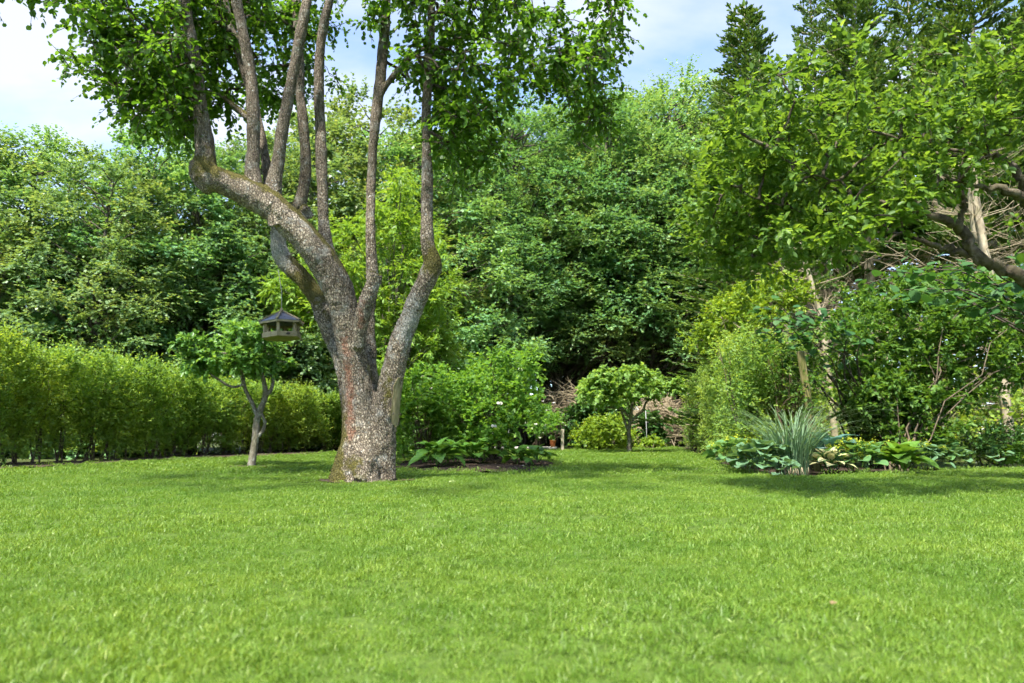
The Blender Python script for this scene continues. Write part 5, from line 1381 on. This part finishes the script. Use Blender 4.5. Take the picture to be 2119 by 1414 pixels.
# ------------------------------------------------------------------ border plants on the right
def maiden_grass():
    g = ground(1648, 984); t = thing('ornamental_grass', 'tall fountain of blue-green ornamental grass at the corner of the border', 'grass', (g[0], g[1] + 0.1, 0))
    ms = []
    for k in range(10):
        h = 0.72 + 0.055 * k; lean = 0.10 + 0.055 * k; n = 7; V = []; var = []
        for j in range(n + 1):
            f = j / n; w = 0.0055 * (1 - f ** 3) + 0.0006
            y = lean * h * f ** 2.2 * 1.6; z = h * (f - 0.40 * lean * f ** 3 * 1.6)
            V += [(-w, y, z), (w, y, z)]; var += [0.25 + 0.5 * f, 0.6 + 0.35 * f]
        Q = [(2 * j, 2 * j + 1, 2 * j + 3, 2 * j + 2) for j in range(n)]
        m_ = mesh_quads('blade', V, Q, var); m_.materials.append(M['mgrass']); ms.append(m_)
    for i in range(210):
        o = obj('blade', ms[rng.integers(0, 10)], None, t); a = rng.random() * 6.28; q = 0.17 * math.sqrt(rng.random()); b = rng.random() * 6.28
        o.location = (q * math.cos(b), q * math.sin(b) * 0.8, 0); o.rotation_euler = (-0.12 - 0.5 * q * math.cos(a - b), rng.normal(0, .08), (b if rng.random() < .7 else a) - math.pi / 2 + rng.normal(0, .4)); s = 0.75 + 0.45 * rng.random(); o.scale = (1, s, s)
    tb = Tubes()
    for i in range(150):
        q = 0.185 * math.sqrt(rng.random()); b = rng.random() * 6.28; p = np.array([q * math.cos(b), q * math.sin(b) * .8, -0.01]); tb.add([p, p + np.array([rng.normal(0, .012), rng.normal(0, .012), 0.07 + 0.04 * rng.random()])], [0.0045, 0.004], 4)
    obj('cut_stubble', tb.mesh('cut_stubble'), M['dead_twig'], t, kind='stuff')
maiden_grass()
def gp(px, py, dz=0.0):
    q = ground(px, py); return (q[0], q[1], dz)
rosette('hosta', 'hosta with huge blue-green leaves behind the ornamental grass', (*at(1722, 900, 9.0)[:2], 0.0), HBL, 13, 0.85, 0.3, 0.65, 0.85, 'hosta', 0.10, dome=0.12)
rosette('hosta', 'variegated hosta with cream leaves edged green right of the ornamental grass', gp(1718, 980), HV, 30, 1.0, 0.15, 0.8, 1.1, 'hosta', 0.07, dome=0.09)
rosette('hosta', 'fresh green hosta with pointed leaves below the dark shrub', gp(1868, 979), HG, 32, 1.05, 0.15, 1.0, 1.35, 'hosta', 0.07, dome=0.10)
def mantle(px, py, n, label, fl, s=1.0, ms=HM, w=0.14, name='ladys_mantle', nz=0.30):
    s *= 1.22; fl = int(fl * 1.3)
    t = rosette(name, label, gp(px, py), ms, int(n * 1.9), 0.7, 0.05, 0.8 * s, 1.15 * s, 'plant', w * 1.25, dome=0.17 * s)
    if fl:
        C = np.column_stack([rng.normal(0, w, fl), rng.normal(-0.03, w * .7, fl), nz * s * (0.55 + 0.6 * rng.random(fl))])
        P = np.repeat(C, 26, 0) + rng.normal(0, 0.022, (fl * 26, 3)); n_ = len(P)
        obj('flowers', leaves_mesh('flowers', P, rdir(n_), rdir(n_), 0.014 + 0.014 * rng.random(n_), LEAF2W, rng.random(n_)), M['flower_y'], t, kind='stuff')
        tb = Tubes()
        for c in C: tb.add([(c[0] * .3, c[1] * .3, 0), (c[0] * .8, c[1] * .8, c[2] * .6), tuple(c)], [.002, .002, .0015], 3, cap=False)
        obj('flower_stems', tb.mesh('flower_stems'), M['mantle'], t, kind='stuff')
mantle(1522, 975, 26, 'yellow-flowered plant at the left corner of the right border', 13, 1.0)
mantle(1580, 984, 20, 'large scalloped grey-green leaves left of the ornamental grass', 3, 1.05, HH, 0.13, 'broad_leaved_plant')
mantle(1555, 981, 16, 'scalloped leaves mixed with yellow flowers behind the lawn edge', 6, 0.95, HH, 0.12, 'broad_leaved_plant')
mantle(1618, 989, 7, 'few low rounded leaves at the foot of the ornamental grass', 0, 0.55, HH, 0.08, 'broad_leaved_plant')
mantle(1770, 979, 24, 'yellow-flowered plant right of the cream hosta', 15, 0.95)
mantle(1805, 976, 22, 'yellow-flowered plant just left of the fresh green hosta', 14, 0.9)
mantle(1915, 972, 22, 'grey-green leafy plant just right of the fresh green hosta', 4, 0.9, HH, 0.13, 'broad_leaved_plant')
mantle(1940, 969, 22, 'tall plant with a haze of yellow flowers over grey leaves right of the hosta', 18, 1.1, HM, 0.17, nz=0.36)
mantle(1975, 971, 14, 'low grey-green leaves under the yellow flower haze', 0, 0.8, HH, 0.12, 'broad_leaved_plant')
mantle(2055, 969, 9, 'lone grey-green leaf clump near the right end of the border', 0, 0.85, HH, 0.09, 'broad_leaved_plant')
mantle(2100, 968, 16, 'small pale green hosta-like plant at the right picture edge', 0, 0.75, HG, 0.06, 'broad_leaved_plant')

# ------------------------------------------------------------------ scraps on the lawn
def scrap(px, py, size, col, label, rz, name='fallen_leaf'):
    g = ground(px, py); tv = np.array([[0, 0, 0], [-0.3, 0.3, 0.12], [-0.25, 0.7, 0.10], [0, 1, 0.02], [0.25, 0.7, 0.12], [0.3, 0.3, 0.1]])
    me = mesh_quads(name, tv, np.array([[0, 1, 2, 3], [3, 4, 5, 0]]), np.full(6, .5))
    o = obj(name, me, leaf_mat('scrap', col, col, col, trans=0.15), label=label, cat='leaf'); o.location = (g[0], g[1], lz(g[0], g[1]) + 0.026); o.scale = (size, size, size); o.rotation_euler = (0.1, 0.15, rz)
scrap(928, 1003, 0.07, (0.30, 0.36, 0.16), 'pale dry leaf lying on the lawn right of the pear trunk', -1.2)
scrap(1720, 1264, 0.026, (0.22, 0.16, 0.08), 'tan leaf fragment lying in the right foreground grass', -0.9)
